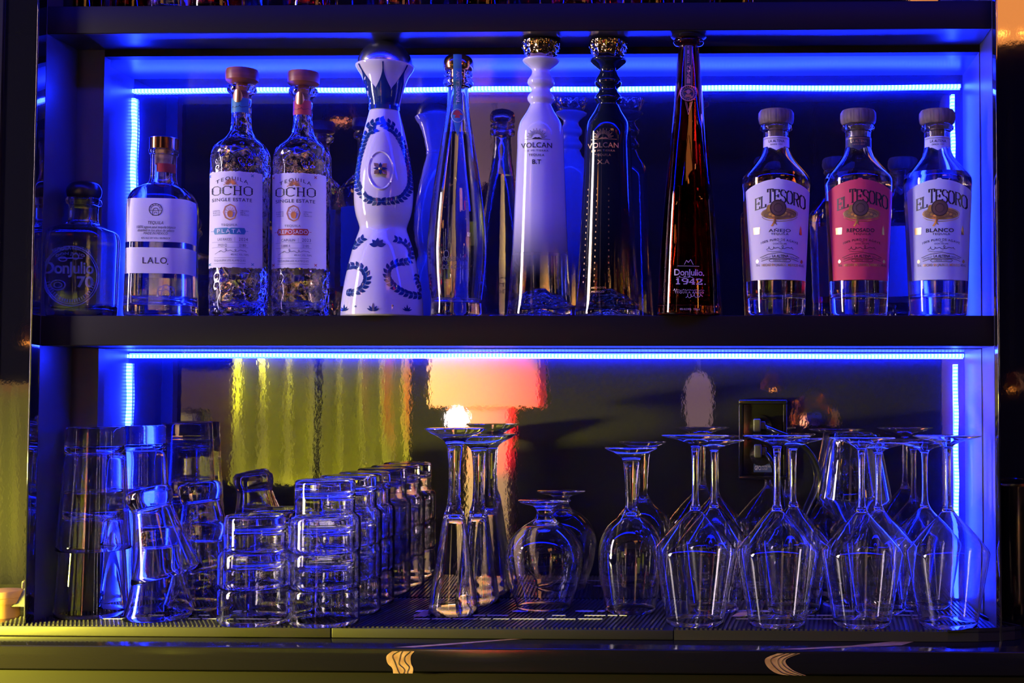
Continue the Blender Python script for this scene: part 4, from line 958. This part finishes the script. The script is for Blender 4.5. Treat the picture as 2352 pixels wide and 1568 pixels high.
# ------------------------------------------------------------------ rubber bar mats
YF, YBK = -.030, .214
def bar_mat(name, x0, x1, label, kind, endcap=False):
    t = thing(name, label, 'bar mat', ((x0+x1)/2, (YF+YBK)/2, ZC), 'rubber bar mats along the counter'); cx, cy = t.location.x, t.location.y
    h = ZT-ZC
    bm = bmesh.new()
    if not endcap: box(bm, x0-cx, x1-cx, YF-cy, YBK-cy, .0006, h-.0022, .0010)
    else:
        pts = [(x0, YF)]
        for i in range(15):
            u = i/14; a = -pi/2+u*pi*.42
            pts.append((x1-.052+.052*cos(a)**1.0*1.0, YF+.10+.10*sin(a)))
        pts = [(x0, YF), (x1-.10, YF), (x1-.06, YF+.003), (x1-.03, YF+.010), (x1-.010, YF+.018), (x1, YF+.026), (x1-.004, YF+.034), (x1-.014, YF+.050), (x1-.026, YF+.072), (x1-.032, YF+.10), (XR-.004, YF+.13), (XR-.004, YBK), (x0, YBK)]
        vs = [bm.verts.new((x-cx, y-cy, .0006)) for x, y in pts]; f = bm.faces.new(vs)
        r = bmesh.ops.extrude_face_region(bm, geom=[f])
        for v in [g for g in r['geom'] if isinstance(g, bmesh.types.BMVert)]: v.co.z = h-.0022
        PTS = pts
    mesh_obj('slab', bm, M['rubber'], t, smooth=False if endcap else True)
    # raised texture
    bm = bmesh.new(); rr = random.Random(2)
    if kind == 'nubs':
        nx = int((x1-x0)/.0058); ny = 42
        for i in range(nx):
            for j in range(ny):
                x = x0+.004+i*.0058-cx+(.0029 if j % 2 else 0); y = YF+.003+j*.0057-cy; s = .0017
                if x+s > x1-cx or y+s > YBK-cy: continue
                a = [bm.verts.new((x+dx*s, y+dy*s, h-.0022)) for dx, dy in ((-1, -1), (1, -1), (1, 1), (-1, 1))]
                b = [bm.verts.new((x+dx*s*.6, y+dy*s*.6, h)) for dx, dy in ((-1, -1), (1, -1), (1, 1), (-1, 1))]
                bm.faces.new(b)
                for q in range(4): bm.faces.new((a[q], a[(q+1) % 4], b[(q+1) % 4], b[q]))
    else:
        nx = int((x1-x0-.01)/.0062); sk = .020
        for i in range(nx):
            x = x0+.004+i*.0062-cx; ya, yb = YF+.002-cy, YBK-.002-cy; w = .0015
            X = x+cx
            if endcap and X > x1-.10:
                q = (X-(x1-.10))/.10; ya += .002+.022*q*q; 
                yb = min(yb, YF+.155-.13*q-cy) if X > XR-.006 else yb
                if yb-ya < .004: continue
            seg = [(x-w, ya), (x+w, ya), (x+w+(sk if not endcap or X < x1-.12 else 0), yb), (x-w+(sk if not endcap or X < x1-.12 else 0), yb)]
            seg = [(min(px_, (x1-.002-cx) if not endcap else 9), py_) for px_, py_ in seg]
            a = [bm.verts.new((p[0], p[1], h-.0022)) for p in seg]; b = [bm.verts.new((p[0], p[1], h-.0003)) for p in seg]
            bm.faces.new(b)
            for q in range(4): bm.faces.new((a[q], a[(q+1) % 4], b[(q+1) % 4], b[q]))
    mesh_obj('raised_texture', bm, M['rubbertop'], t, smooth=False)
    if endcap:
        bm = bmesh.new(); P = [Vector((x-cx, y-cy, h)) for x, y in PTS[1:12]]
        for A, B in zip(P, P[1:]):
            d = (B-A).normalized(); nrm = Vector((-d.y, d.x, 0))*.0035
            vs = [bm.verts.new(v) for v in (A+Vector((0, 0, -.004)), B+Vector((0, 0, -.004)), B+Vector((0, 0, .0022)), A+Vector((0, 0, .0022)), A+nrm+Vector((0, 0, -.004)), B+nrm+Vector((0, 0, -.004)), B+nrm+Vector((0, 0, .0018)), A+nrm+Vector((0, 0, .0018)))]
            for f in ((0, 1, 2, 3), (5, 4, 7, 6), (3, 2, 6, 7)): bm.faces.new([vs[q] for q in f])
        mesh_obj('raised_lip', bm, M['rubber'], t, smooth=False)
    return t
xm0, xm1, xm2, xm3 = on_plane(3, 1427, ZT).x, on_plane(762, 1437, ZT).x, on_plane(1548, 1441, ZT).x, on_plane(2346, 1440, ZT).x
m1 = bar_mat('bar_mat', xm0, xm1-.0006, 'left black rubber bar mat with a nubbed top under the tumblers', 'nubs')
m2 = bar_mat('bar_mat', xm1+.0006, xm2-.0004, 'middle black rubber bar mat with a ribbed top under the flutes and snifter', 'ribs')
m3 = bar_mat('bar_mat', xm2+.0004, xm3, 'right black rubber bar mat with a rounded raised end under the wine glasses', 'ribs', True)
# white moulded marks on the mats
def mat_marks(t, x0, x1, seed, first):
    rr = random.Random(seed); bm = bmesh.new(); c = t.location
    for row, (y, dy) in enumerate(((1421, .0022), (1413, .0030), (1406, .0085))):
        x = x0
        while x < x1:
            w = rr.uniform(22, 58) if row else rr.uniform(30, 80)
            if rr.random() < .86:
                p = on_plane(x, y, ZT); q = on_plane(min(x+w-5, x1), y, ZT); yy = p.y
                if not (row == 2 and rr.random() < .25):
                    n = 10; cx_, rx = (p.x+q.x)/2, (q.x-p.x)/2
                    if row == 2:
                        ro = [bm.verts.new((cx_+rx*cos(2*pi*i/16)-c.x, yy+dy+dy*sin(2*pi*i/16)-c.y, ZT-ZC+.0006)) for i in range(16)]; bm.faces.new(ro)
                    else: box(bm, p.x-c.x, q.x-c.x, yy-c.y, yy+dy-c.y, ZT-ZC-.0003, ZT-ZC+.0006)
            x += w
    mesh_obj('white_print', bm, M['matwhite'], t, smooth=False)
mat_marks(m2, 950, 1440, 3, 1); mat_marks(m3, 1690, 2110, 4, 1); mat_marks(m1, 235, 700, 5, 1)
def corner_mark(t, px):
    bm = bmesh.new(); c = t.location
    P = [on_plane(px, 1417, ZT), on_plane(px+30, 1417, ZT), on_plane(px+48, 1403, ZT), on_plane(px+26, 1403, ZT)]
    bm.faces.new([bm.verts.new((p.x-c.x, p.y-c.y, ZT-ZC+.0008)) for p in P]); mesh_obj('red_mark', bm, M['clay'], t, smooth=False)
corner_mark(m2, 948); corner_mark(m3, 1678)

# ------------------------------------------------------------------ the counter
YC = on_plane(1176, 1489, ZC).y
ct = thing('counter', 'black polished stone counter with tan gold wavy veins along its front', 'counter', (-.3, YC, ZC-.030))
zf0 = ZC - .030
bm = bmesh.new(); box(bm, -2.2+.3, 2.0+.3, 0, .36-YC, .0, .030, .0022)
slab = mesh_obj('stone_slab', bm, M['counter'], ct)
bm = bmesh.new(); box(bm, -1.9, 2.3, .010, .34-YC, -.0035-.86, -.0035)
mesh_obj('cabinet_front', bm, M['counterface'], ct, smooth=False)
def face_poly(name, pts, mtl, off=.0003, par=None):
    bm = bmesh.new()
    for P in pts:
        bm.faces.new([bm.verts.new(Vector(at(x, y, YC)) - Vector((-.3, YC, zf0)) - Vector((0, off, 0))) for x, y in P])
    return mesh_obj(name, bm, mtl, par or ct, smooth=False)
def top_poly(name, pts, mtl, off=.0003, par=None):
    bm = bmesh.new()
    for P in pts:
        bm.faces.new([bm.verts.new(on_plane(x, y, ZC) - Vector((-.3, YC, zf0)) + Vector((0, 0, off))) for x, y in P])
    return mesh_obj(name, bm, mtl, par or ct, smooth=False)
def wavy(xs, ys0): return [(x, y) for x, y in zip(xs, ys0)]
def band(left, right):
    n = 16; Lc = [tuple(v)[:2] for v in curve3([(x, y, 0) for x, y in left], 5)]; Rc = [tuple(v)[:2] for v in curve3([(x, y, 0) for x, y in right], 5)]
    return [[Lc[i], Rc[i], Rc[i+1], Lc[i+1]] for i in range(min(len(Lc), len(Rc))-1)], Lc, Rc
bd, Lc, Rc = band([(901, 1495), (888, 1506), (890, 1522), (901, 1534), (903, 1546)], [(952, 1495), (944, 1506), (944, 1522), (949, 1534), (948, 1546)])
v1 = face_poly('gold_vein', bd, M['vein'])
ln = Ink()
for u in (.28, .52, .78):
    ln.line([(a[0]+(b[0]-a[0])*u+2.5*sin(i*.55+u*9), a[1]) for i, (a, b) in enumerate(zip(Lc, Rc))], 1.6)
face_poly('dark_lines', [[ln.v[i] for i in f] for f in ln.f], M['ink'], .0006, v1)
bd, Lc, Rc = band([(1786, 1500), (1758, 1512), (1762, 1530), (1782, 1545), (1806, 1550)], [(1838, 1500), (1808, 1512), (1806, 1524), (1824, 1540), (1852, 1551)])
v2 = face_poly('gold_vein', bd, M['vein'])
ln = Ink()
for u in (.3, .6, .85):
    ln.line([(a[0]+(b[0]-a[0])*u+1.5*sin(i*.5+u*7), a[1]+(b[1]-a[1])*u) for i, (a, b) in enumerate(zip(Lc, Rc))], 1.4)
face_poly('dark_lines', [[ln.v[i] for i in f] for f in ln.f], M['ink'], .0006, v2)
top_poly('thin_top_vein', [[(905, 1486.6), (952, 1486.8), (1060, 1478.5), (1040, 1477)], [(1040, 1477), (1060, 1478.5), (1222, 1465.5), (1215, 1464)]], M['vein'])
top_poly('thin_top_vein', [[(1786, 1491), (1838, 1491.5), (1960, 1486), (1950, 1483)], [(1950, 1483), (1960, 1486), (2070, 1482), (2100, 1473), (2060, 1472)]], M['vein'])

# ------------------------------------------------------------------ outlet, plugs and cables
p0, p1 = at(1697, 1100, DEPTH), at(1807, 918, DEPTH); cx, cz = (p0.x+p1.x)/2, (p0.z+p1.z)/2; hw, hh = (p1.x-p0.x)/2, (p1.z-p0.z)/2
ot = thing('wall_outlet', 'black power outlet with a deep frame and blue tag on the back panel', 'power outlet', (cx, DEPTH, cz))
bm = bmesh.new()
for a, b, c, d in ((-hw, hw, hh-.006, hh), (-hw, hw, -hh, -hh+.006), (-hw, -hw+.006, -hh+.006, hh-.006), (hw-.006, hw, -hh+.006, hh-.006)): box(bm, a, b, -.011, -.0002, c, d, .0015)
mesh_obj('frame', bm, M['plastic'], ot)
bm = bmesh.new(); box(bm, -hw+.0061, hw-.0061, -.005, -.0003, -hh+.0061, hh-.0061, .0012); mesh_obj('plate', bm, M['plastic'], ot)
for zz in (.0200, -.0225):
    bm = bmesh.new()
    lathe_bm([(0, 0), (.0165, 0), (.0165, .0016), (.0150, .0024), (0, .0024)], 40, bm=bm)
    bmesh.ops.rotate(bm, verts=bm.verts, cent=(0, 0, 0), matrix=Matrix.Rotation(pi/2, 3, 'X')); bmesh.ops.translate(bm, verts=bm.verts, vec=(-.003, -.005, zz))
    mesh_obj('socket', bm, M['plastic'], ot)
tg = (at(1731, 1084, DEPTH-.006), at(1773, 1065, DEPTH-.006))
bm = bmesh.new(); box(bm, tg[0].x-cx, tg[1].x-cx, -.0062, -.0052, tg[0].z-cz, tg[1].z-cz); gt = mesh_obj('blue_tag', bm, M['tagblue'], ot, smooth=False)
k = Ink().text('GFCI', 1733.5, 1748, 1069, 1079, .02).text('PROTECTED', 1750, 1770, 1069, 1073).text('OUTLET', 1750, 1763, 1075, 1079)
bm = bmesh.new(); vs = [bm.verts.new(at(x, y, DEPTH-.0065)-Vector((cx, DEPTH, cz))) for x, y in k.v]
for f in k.f: bm.faces.new([vs[i] for i in f])
mesh_obj('lettering', bm, M['whiteink'], gt, smooth=False)
def cable(name, label, plug, pts, r=.0040):
    P = [at(x, y, Y) for x, y, Y in pts]; o = thing(name, label, 'power cable', tuple(P[0]), 'power cables plugged into the outlet')
    bm = bmesh.new(); tube(bm, [q-P[0] for q in curve3(P, 10)], r, 10); mesh_obj('cord', bm, M['plastic'], o)
    bm = bmesh.new(); box(bm, -.016, -.005, -.010, .012, -.009, .010, .002); box(bm, -.0048, .002, -.006, .006, -.005, .006, .0015); mesh_obj('plug', bm, M['plug'], o)
cable('power_cable', 'black cable looping down from the upper socket of the outlet', 0, [(1755, 977, .198), (1780, 990, .180), (1830, 1012, .165), (1868, 1050, .165), (1884, 1112, .170), (1856, 1185, .175), (1835, 1260, .190), (1825, 1330, .200), (1870, 1360, .195)])
cable('power_cable', 'black cable running down from the lower socket of the outlet', 0, [(1757, 1036, .198), (1772, 1060, .185), (1790, 1110, .190), (1800, 1180, .195), (1806, 1260, .200), (1815, 1330, .203), (1950, 1360, .195), (2000, 1362, .190)])

# ------------------------------------------------------------------ odds and ends beside the niche
p = at(2346, 1430, .105)
t = thing('cocktail_shaker', 'dark steel shaker tin standing beside the right end of the niche', 'shaker', (p.x, .105, ZC))
pr = [(.0280, 0), (.0290, .002), (.0300, .02), (.0335, .15), (.0345, .192), (.0350, .1935), (.0338, .1925), (.0325, .15), (.0290, .02), (0, .010)]
mesh_obj('tin', lathe_bm([(0, 0)]+pr, 56), M['steel'], t)
for px, Y, n, lb in ((6, .118, 3, 'stack of tan clay lids at the left end of the counter, beside the mat'),):
    p = at(px, 1400, Y); t = thing('clay_jar', 'tan clay jar with a stepped lid at the left end of the counter', 'jar', (p.x, Y, ZC))
    mesh_obj('jar_body', lathe_bm([(0, 0), (.022, 0), (.0225, .003), (.0225, .020), (0, .020)], 48), M['clay'], t)
    mesh_obj('lid', lathe_bm([(0, .0202), (.026, .0202), (.0265, .022), (.0265, .0275), (.0255, .0280), (.0265, .0285), (.0265, .0355), (.0250, .0375), (.018, .0385), (0, .0385)], 48), M['clay'], t)
bm = bmesh.new(); rr = random.Random(4); p = at(104, 1395, .150)
nx_, ny_ = 18, 10; G = []
for i in range(nx_+1):
    row = []
    for j in range(ny_+1):
        u, v = i/nx_*2-1, j/ny_*2-1; z = .040*(1-abs(u)**2.6)*(1-abs(v)**3)*(1+.12*sin(5*u+2)+.05*rr.uniform(-1, 1)); row.append(bm.verts.new((u*.030, v*.045, max(z, 0))))
    G.append(row)
for i in range(nx_):
    for j in range(ny_): bm.faces.new((G[i][j], G[i+1][j], G[i+1][j+1], G[i][j+1]))
o = mesh_obj('bar_towel', bm, M['cloth'], None, smooth='all', loc=(p.x, .150, ZT+.0008)); tag(o, 'crumpled dark bar towel tucked behind the tall tumblers at the left wall', 'towel')
# ------------------------------------------------------------------ the room behind the lens (seen in the glossy panels)
struct(boxo('floor', -4.6, 4.2, -5.0, .6, -.05, 0, M['floor']))
struct(boxo('ceiling', -4.6, 4.2, -5.0, .6, 3.0, 3.05, M['wallpaint']))
struct(boxo('wall_front', -4.6, 4.2, -4.35, -4.25, 0, 3.0, M['wallpaint']))
struct(boxo('wall_far_left', -4.65, -4.55, -5.0, .6, 0, 3.0, M['wallpaint']))
struct(boxo('wall_far_right', 4.15, 4.2, -5.0, .6, 0, 3.0, M['wallpaint']))
struct(boxo('wall_behind', -4.6, 4.2, .40, .45, 0, 3.0, M['wallpaint']))
def mir(px, py, Yr, D=DEPTH):
    p = at(px, py, 2*D - Yr); return Vector((p.x, Yr, p.z))
def curtain(px0, px1, py0, py1, Yr, label, D=DEPTH, folds=7, seed=1):
    a, b = mir(px0, py1, Yr, D), mir(px1, py0, Yr, D); bm = bmesh.new(); rr = random.Random(seed); n, m = folds*18, 12
    ph = [rr.uniform(0, 6) for _ in range(4)]; G = []
    for i in range(n+1):
        u = i/n; row = []
        for j in range(m+1):
            w = j/m; d = .060*sin(folds*2*pi*u+ph[0]+.9*sin(w*3+ph[1]))+.022*sin(folds*4.3*pi*u+ph[2]+1.6*w)
            row.append(bm.verts.new((a.x+(b.x-a.x)*u, d, a.z+(b.z-a.z)*w)))
        G.append(row)
    for i in range(n):
        for j in range(m): bm.faces.new((G[i][j], G[i+1][j], G[i+1][j+1], G[i][j+1]))
    r = bmesh.ops.extrude_face_region(bm, geom=bm.faces[:])
    for v in [g for g in r['geom'] if isinstance(g, bmesh.types.BMVert)]: v.co.y -= .004
    o = mesh_obj('curtain', bm, M['curtain'], None, smooth='all', loc=(0, Yr, 0)); tag(o, label, 'curtain', 'olive yellow curtains across the room')
curtain(542, 730, 770, 1112, -3.75, 'olive yellow curtain mirrored behind the stacked tumblers, left one of the pair', folds=3, seed=3)
curtain(746, 946, 770, 1112, -3.75, 'olive yellow curtain mirrored behind the stacked tumblers, right one of the pair', folds=4, seed=8)
curtain(-260, 74, 880, 1352, -3.4, 'olive yellow curtain mirrored in the left glossy panel', D=PM, folds=8, seed=5)
a, b = mir(368, 1100, -3.9), mir(538, 850, -3.9)
struct(boxo('trim_6', a.x, b.x, -3.95, -3.9, a.z, b.z, M['wallfar'], None))
a, b = mir(372, 1125, -3.5), mir(462, 940, -3.5)
t = thing('booth_seat', 'dark leather booth back mirrored left of the curtains', 'seat', (a.x, -3.5, 0))
boxo('backrest', 0, b.x-a.x, -.12, 0, .45, b.z, M['sofa'], t, bev=.03); boxo('seat', 0, b.x-a.x, -.05, .45, .0, .46, M['sofa'], t, bev=.02)
# plaster column with its wide head
a, b = mir(985, 935, -3.7), mir(1240, 700, -3.7); c, d = mir(1066, 1400, -3.7), mir(1166, 935, -3.7)
t = thing('column', 'plaster column with a wide square head lit red and peach, mirrored above the flutes', 'column', ((c.x+d.x)/2, -3.85, 0)); ox = t.location.x
boxo('head', a.x-ox, b.x-ox, -.1, .15, a.z, 2.9, M['column'], t, bev=.01); boxo('shaft', c.x-ox, d.x-ox, -.08, .12, 0, a.z-.001, M['column'], t, bev=.01)
g = mir(1050, 960, -3.3)
t = thing('globe_lamp', 'warm white globe lamp on a thin stand, mirrored beside the column', 'lamp', (g.x, -3.3, 0))
bm = bmesh.new(); bmesh.ops.create_uvsphere(bm, u_segments=24, v_segments=16, radius=.048, matrix=Matrix.Translation((0, 0, g.z))); mesh_obj('globe', bm, M['globe'], t)
mesh_obj('stand', lathe_bm([(0, 0), (.09, 0), (.09, .012), (.008, .02), (.008, g.z-.047), (0, g.z-.047)], 24), M['plastic'], t)
def pendant(px, py, Yr, r, label, D=DEPTH, mtl='amber'):
    p = mir(px, py, Yr, D); t = thing('pendant_lamp', label, 'lamp', tuple(p), 'amber pendant lamps across the room')
    bm = bmesh.new(); bmesh.ops.create_uvsphere(bm, u_segments=20, v_segments=12, radius=r); mesh_obj('bulb', bm, M[mtl], t)
    mesh_obj('shade', lathe_bm([(r*1.02, r*.3), (r*1.9, -r*.9), (r*1.98, -r*.9), (r*.9, r*1.5), (.008, r*1.8), (.004, r*1.2)], 24), M['copper'], t)
    mesh_obj('cord', lathe_bm([(0, r*1.8), (.003, r*1.8), (.003, 2.99-p.z), (0, 2.99-p.z)], 8), M['plastic'], t)
pendant(2300, 68, -2.9, .024, 'amber pendant lamp mirrored high in the right glossy panel, left of two', PM)
pendant(2352, 66, -2.9, .024, 'amber pendant lamp mirrored high in the right glossy panel, right of two', PM)
pendant(2325, 880, -3.6, .030, 'small amber lamp mirrored low in the right glossy panel', PM)
pendant(66, 772, -3.4, .032, 'small amber lamp mirrored in the left glossy panel', PM)
pendant(785, 262, -3.6, .045, 'dim amber lamp mirrored between the bottles and the painted decanter', DEPTH, 'amberdim')
pendant(1135, 470, -3.6, .060, 'dim amber lamp mirrored behind the teardrop bottle', DEPTH, 'amberdim')
pendant(1775, 880, -3.2, .030, 'small amber lamp mirrored above the wall outlet')
# red tube light at the left side, seen as red streaks in the glasses
p = Vector((-2.5, -1.7, 1.45)); t = thing('red_tube_light', 'thin upright red tube light at the left side of the room', 'lamp', tuple(p))
mesh_obj('tube', lathe_bm([(0, -.22), (.009, -.22), (.009, .16), (0, .16)], 16), M['redlamp'], t)
mesh_obj('mount', lathe_bm([(0, -.26), (.014, -.26), (.014, -.221), (0, -.221)], 16), M['plastic'], t)
# tall white lamp tube at the left that rakes along the bottles
def tube_lamp(x, y, z0, z1, r, label):
    t = thing('column_floor_lamp', label, 'lamp', (x, y, 0))
    mesh_obj('tube', lathe_bm([(0, z0), (r, z0), (r, z1), (0, z1)], 28), M['key'], t, smooth=True)
    mesh_obj('base', lathe_bm([(0, 0), (.22, 0), (.22, .02), (.02, .03), (.02, z0-.001), (0, z0-.001)], 28), M['plastic'], t)
    mesh_obj('cap', lathe_bm([(0, z1+.001), (r, z1+.001), (r*.8, z1+.03), (0, z1+.03)], 28), M['plastic'], t)
tube_lamp(-2.95, -.86, .72, 2.40, .17, 'tall white paper column floor lamp standing left of the counter')
# blue cove strip over the guests' side
t = thing('cove_light', 'long blue cove strip under a soffit in front of the shelves', 'lamp', (-.2, -.62, 2.12))
boxo('housing', -1.8, 1.8, -.05, .05, .0105, .05, M['plastic'], t); boxo('diffuser', -1.75, 1.75, -.040, .040, 0, .0095, M['soffit'], t)

# cream tubes added outside the mirrored view to put bright streaks in the glassware
for x, y, z, r, h, lb in ((-3.9, -2.4, 1.5, .010, .9, 'added cream light tube at the far left of the room'), (2.3, -3.4, 1.4, .010, 1.0, 'added cream light tube at the right of the room, nearer the column'), (3.3, -1.9, 1.3, .010, 1.0, 'added cream light tube at the far right of the room'), (1.7, -3.9, 1.2, .008, .8, 'added cream light tube right of the mirrored pendants')):
    t = thing('added_streak_tube', lb, 'lamp', (x, y, z), 'cream tubes added for streaks in the glassware')
    mesh_obj('tube', lathe_bm([(0, -h/2), (r, -h/2), (r, h/2), (0, h/2)], 20), M['cream'], t)
    mesh_obj('end_cap', lathe_bm([(0, h/2+.001), (r*1.1, h/2+.001), (r*1.1, h/2+.03), (0, h/2+.03)], 20), M['plastic'], t)
for i, (x, y, z, m_) in enumerate(((-2.9, -2.0, 2.3, 'amber'), (1.9, -2.6, 1.9, 'amber'), (2.6, -2.9, 1.5, 'redlamp'), (1.5, -1.7, 2.4, 'redlamp'), (-3.6, -1.6, 1.3, 'redlamp'))):  # coloured bulbs added out of view for red and amber specks in glass
    t = thing('added_bulb', ('amber' if m_ == 'amber' else 'red') + ' bare bulb added ' + ('left of the camera, high up', 'right of the camera, over the guests', 'far right behind the camera', 'right of the camera, near the ceiling', 'far left at eye level')[i], 'lamp', (x, y, z), 'bare coloured bulbs added for glints')
    bm = bmesh.new(); bmesh.ops.create_uvsphere(bm, u_segments=20, v_segments=12, radius=.06); mesh_obj('bulb', bm, M[m_], t)
    mesh_obj('cord', lathe_bm([(0, .061), (.004, .061), (.004, 2.99-z), (0, 2.99-z)], 8), M['plastic'], t)

for k_, (x0, y0, x1, y1, lb) in enumerate(((-3.6, -1.2, 2.6, -1.9, 'added string of small amber and red bulbs out of view, nearer the shelves'), (-3.6, -2.4, 3.2, -2.7, 'added string of small amber and red bulbs out of view, farther from the shelves'))):  # bulb strings added above the view for sparkle in glasses and bottles
    t = thing('added_bulb_string', lb, 'lamp', (x0, y0, 2.8)); bm = bmesh.new(); P = []
    for i in range(41):
        u = i/40; P.append(Vector(((x1-x0)*u, (y1-y0)*u, -.10*abs(sin(u*pi*4)))))
    tube(bm, P, .003, 6); mesh_obj('wire', bm, M['plastic'], t)
    for i in range(1, 40, 2):
        bm = bmesh.new(); bmesh.ops.create_uvsphere(bm, u_segments=12, v_segments=8, radius=.009, matrix=Matrix.Translation(P[i]-Vector((0, 0, .0125))))
        mesh_obj('bulb', bm, M['redstring'] if (i//2+k_) % 3 == 0 else M['string'], t)

p = mir(1605, 925, -3.4); t = thing('pale_patch_standin', 'faint glowing stand-in for a pale patch mirrored left of the power outlet', 'lamp', tuple(p))  # glowing body made up for an unidentified pale patch in the panel
mesh_obj('patch_body', lathe_bm([(0, -.13), (.03, -.125), (.055, -.08), (.062, 0), (.055, .08), (.03, .125), (0, .13)], 24), M['palepatch'], t)
mesh_obj('cord', lathe_bm([(0, .131), (.003, .131), (.003, 2.99-p.z), (0, 2.99-p.z)], 8), M['plastic'], t)
p = mir(1872, 935, -3.0); t = thing('ochre_patch_standin', 'made-up dome lamp for an ochre patch mirrored right of the power outlet', 'lamp', tuple(p))  # invented lamp, stands in for an unidentified ochre patch in the panel
mesh_obj('shade', lathe_bm([(.10, -.07), (.095, -.02), (.07, .04), (.03, .075), (.008, .085), (.028, .070), (.065, .036), (.09, -.02), (.097, -.07), (.10, -.07)], 32), M['copper'], t)
bm = bmesh.new(); bmesh.ops.create_uvsphere(bm, u_segments=16, v_segments=10, radius=.022, matrix=Matrix.Translation((0, 0, -.005))); mesh_obj('bulb', bm, M['amber'], t)
mesh_obj('cord', lathe_bm([(0, .086), (.003, .086), (.003, 2.99-p.z), (0, 2.99-p.z)], 8), M['plastic'], t)
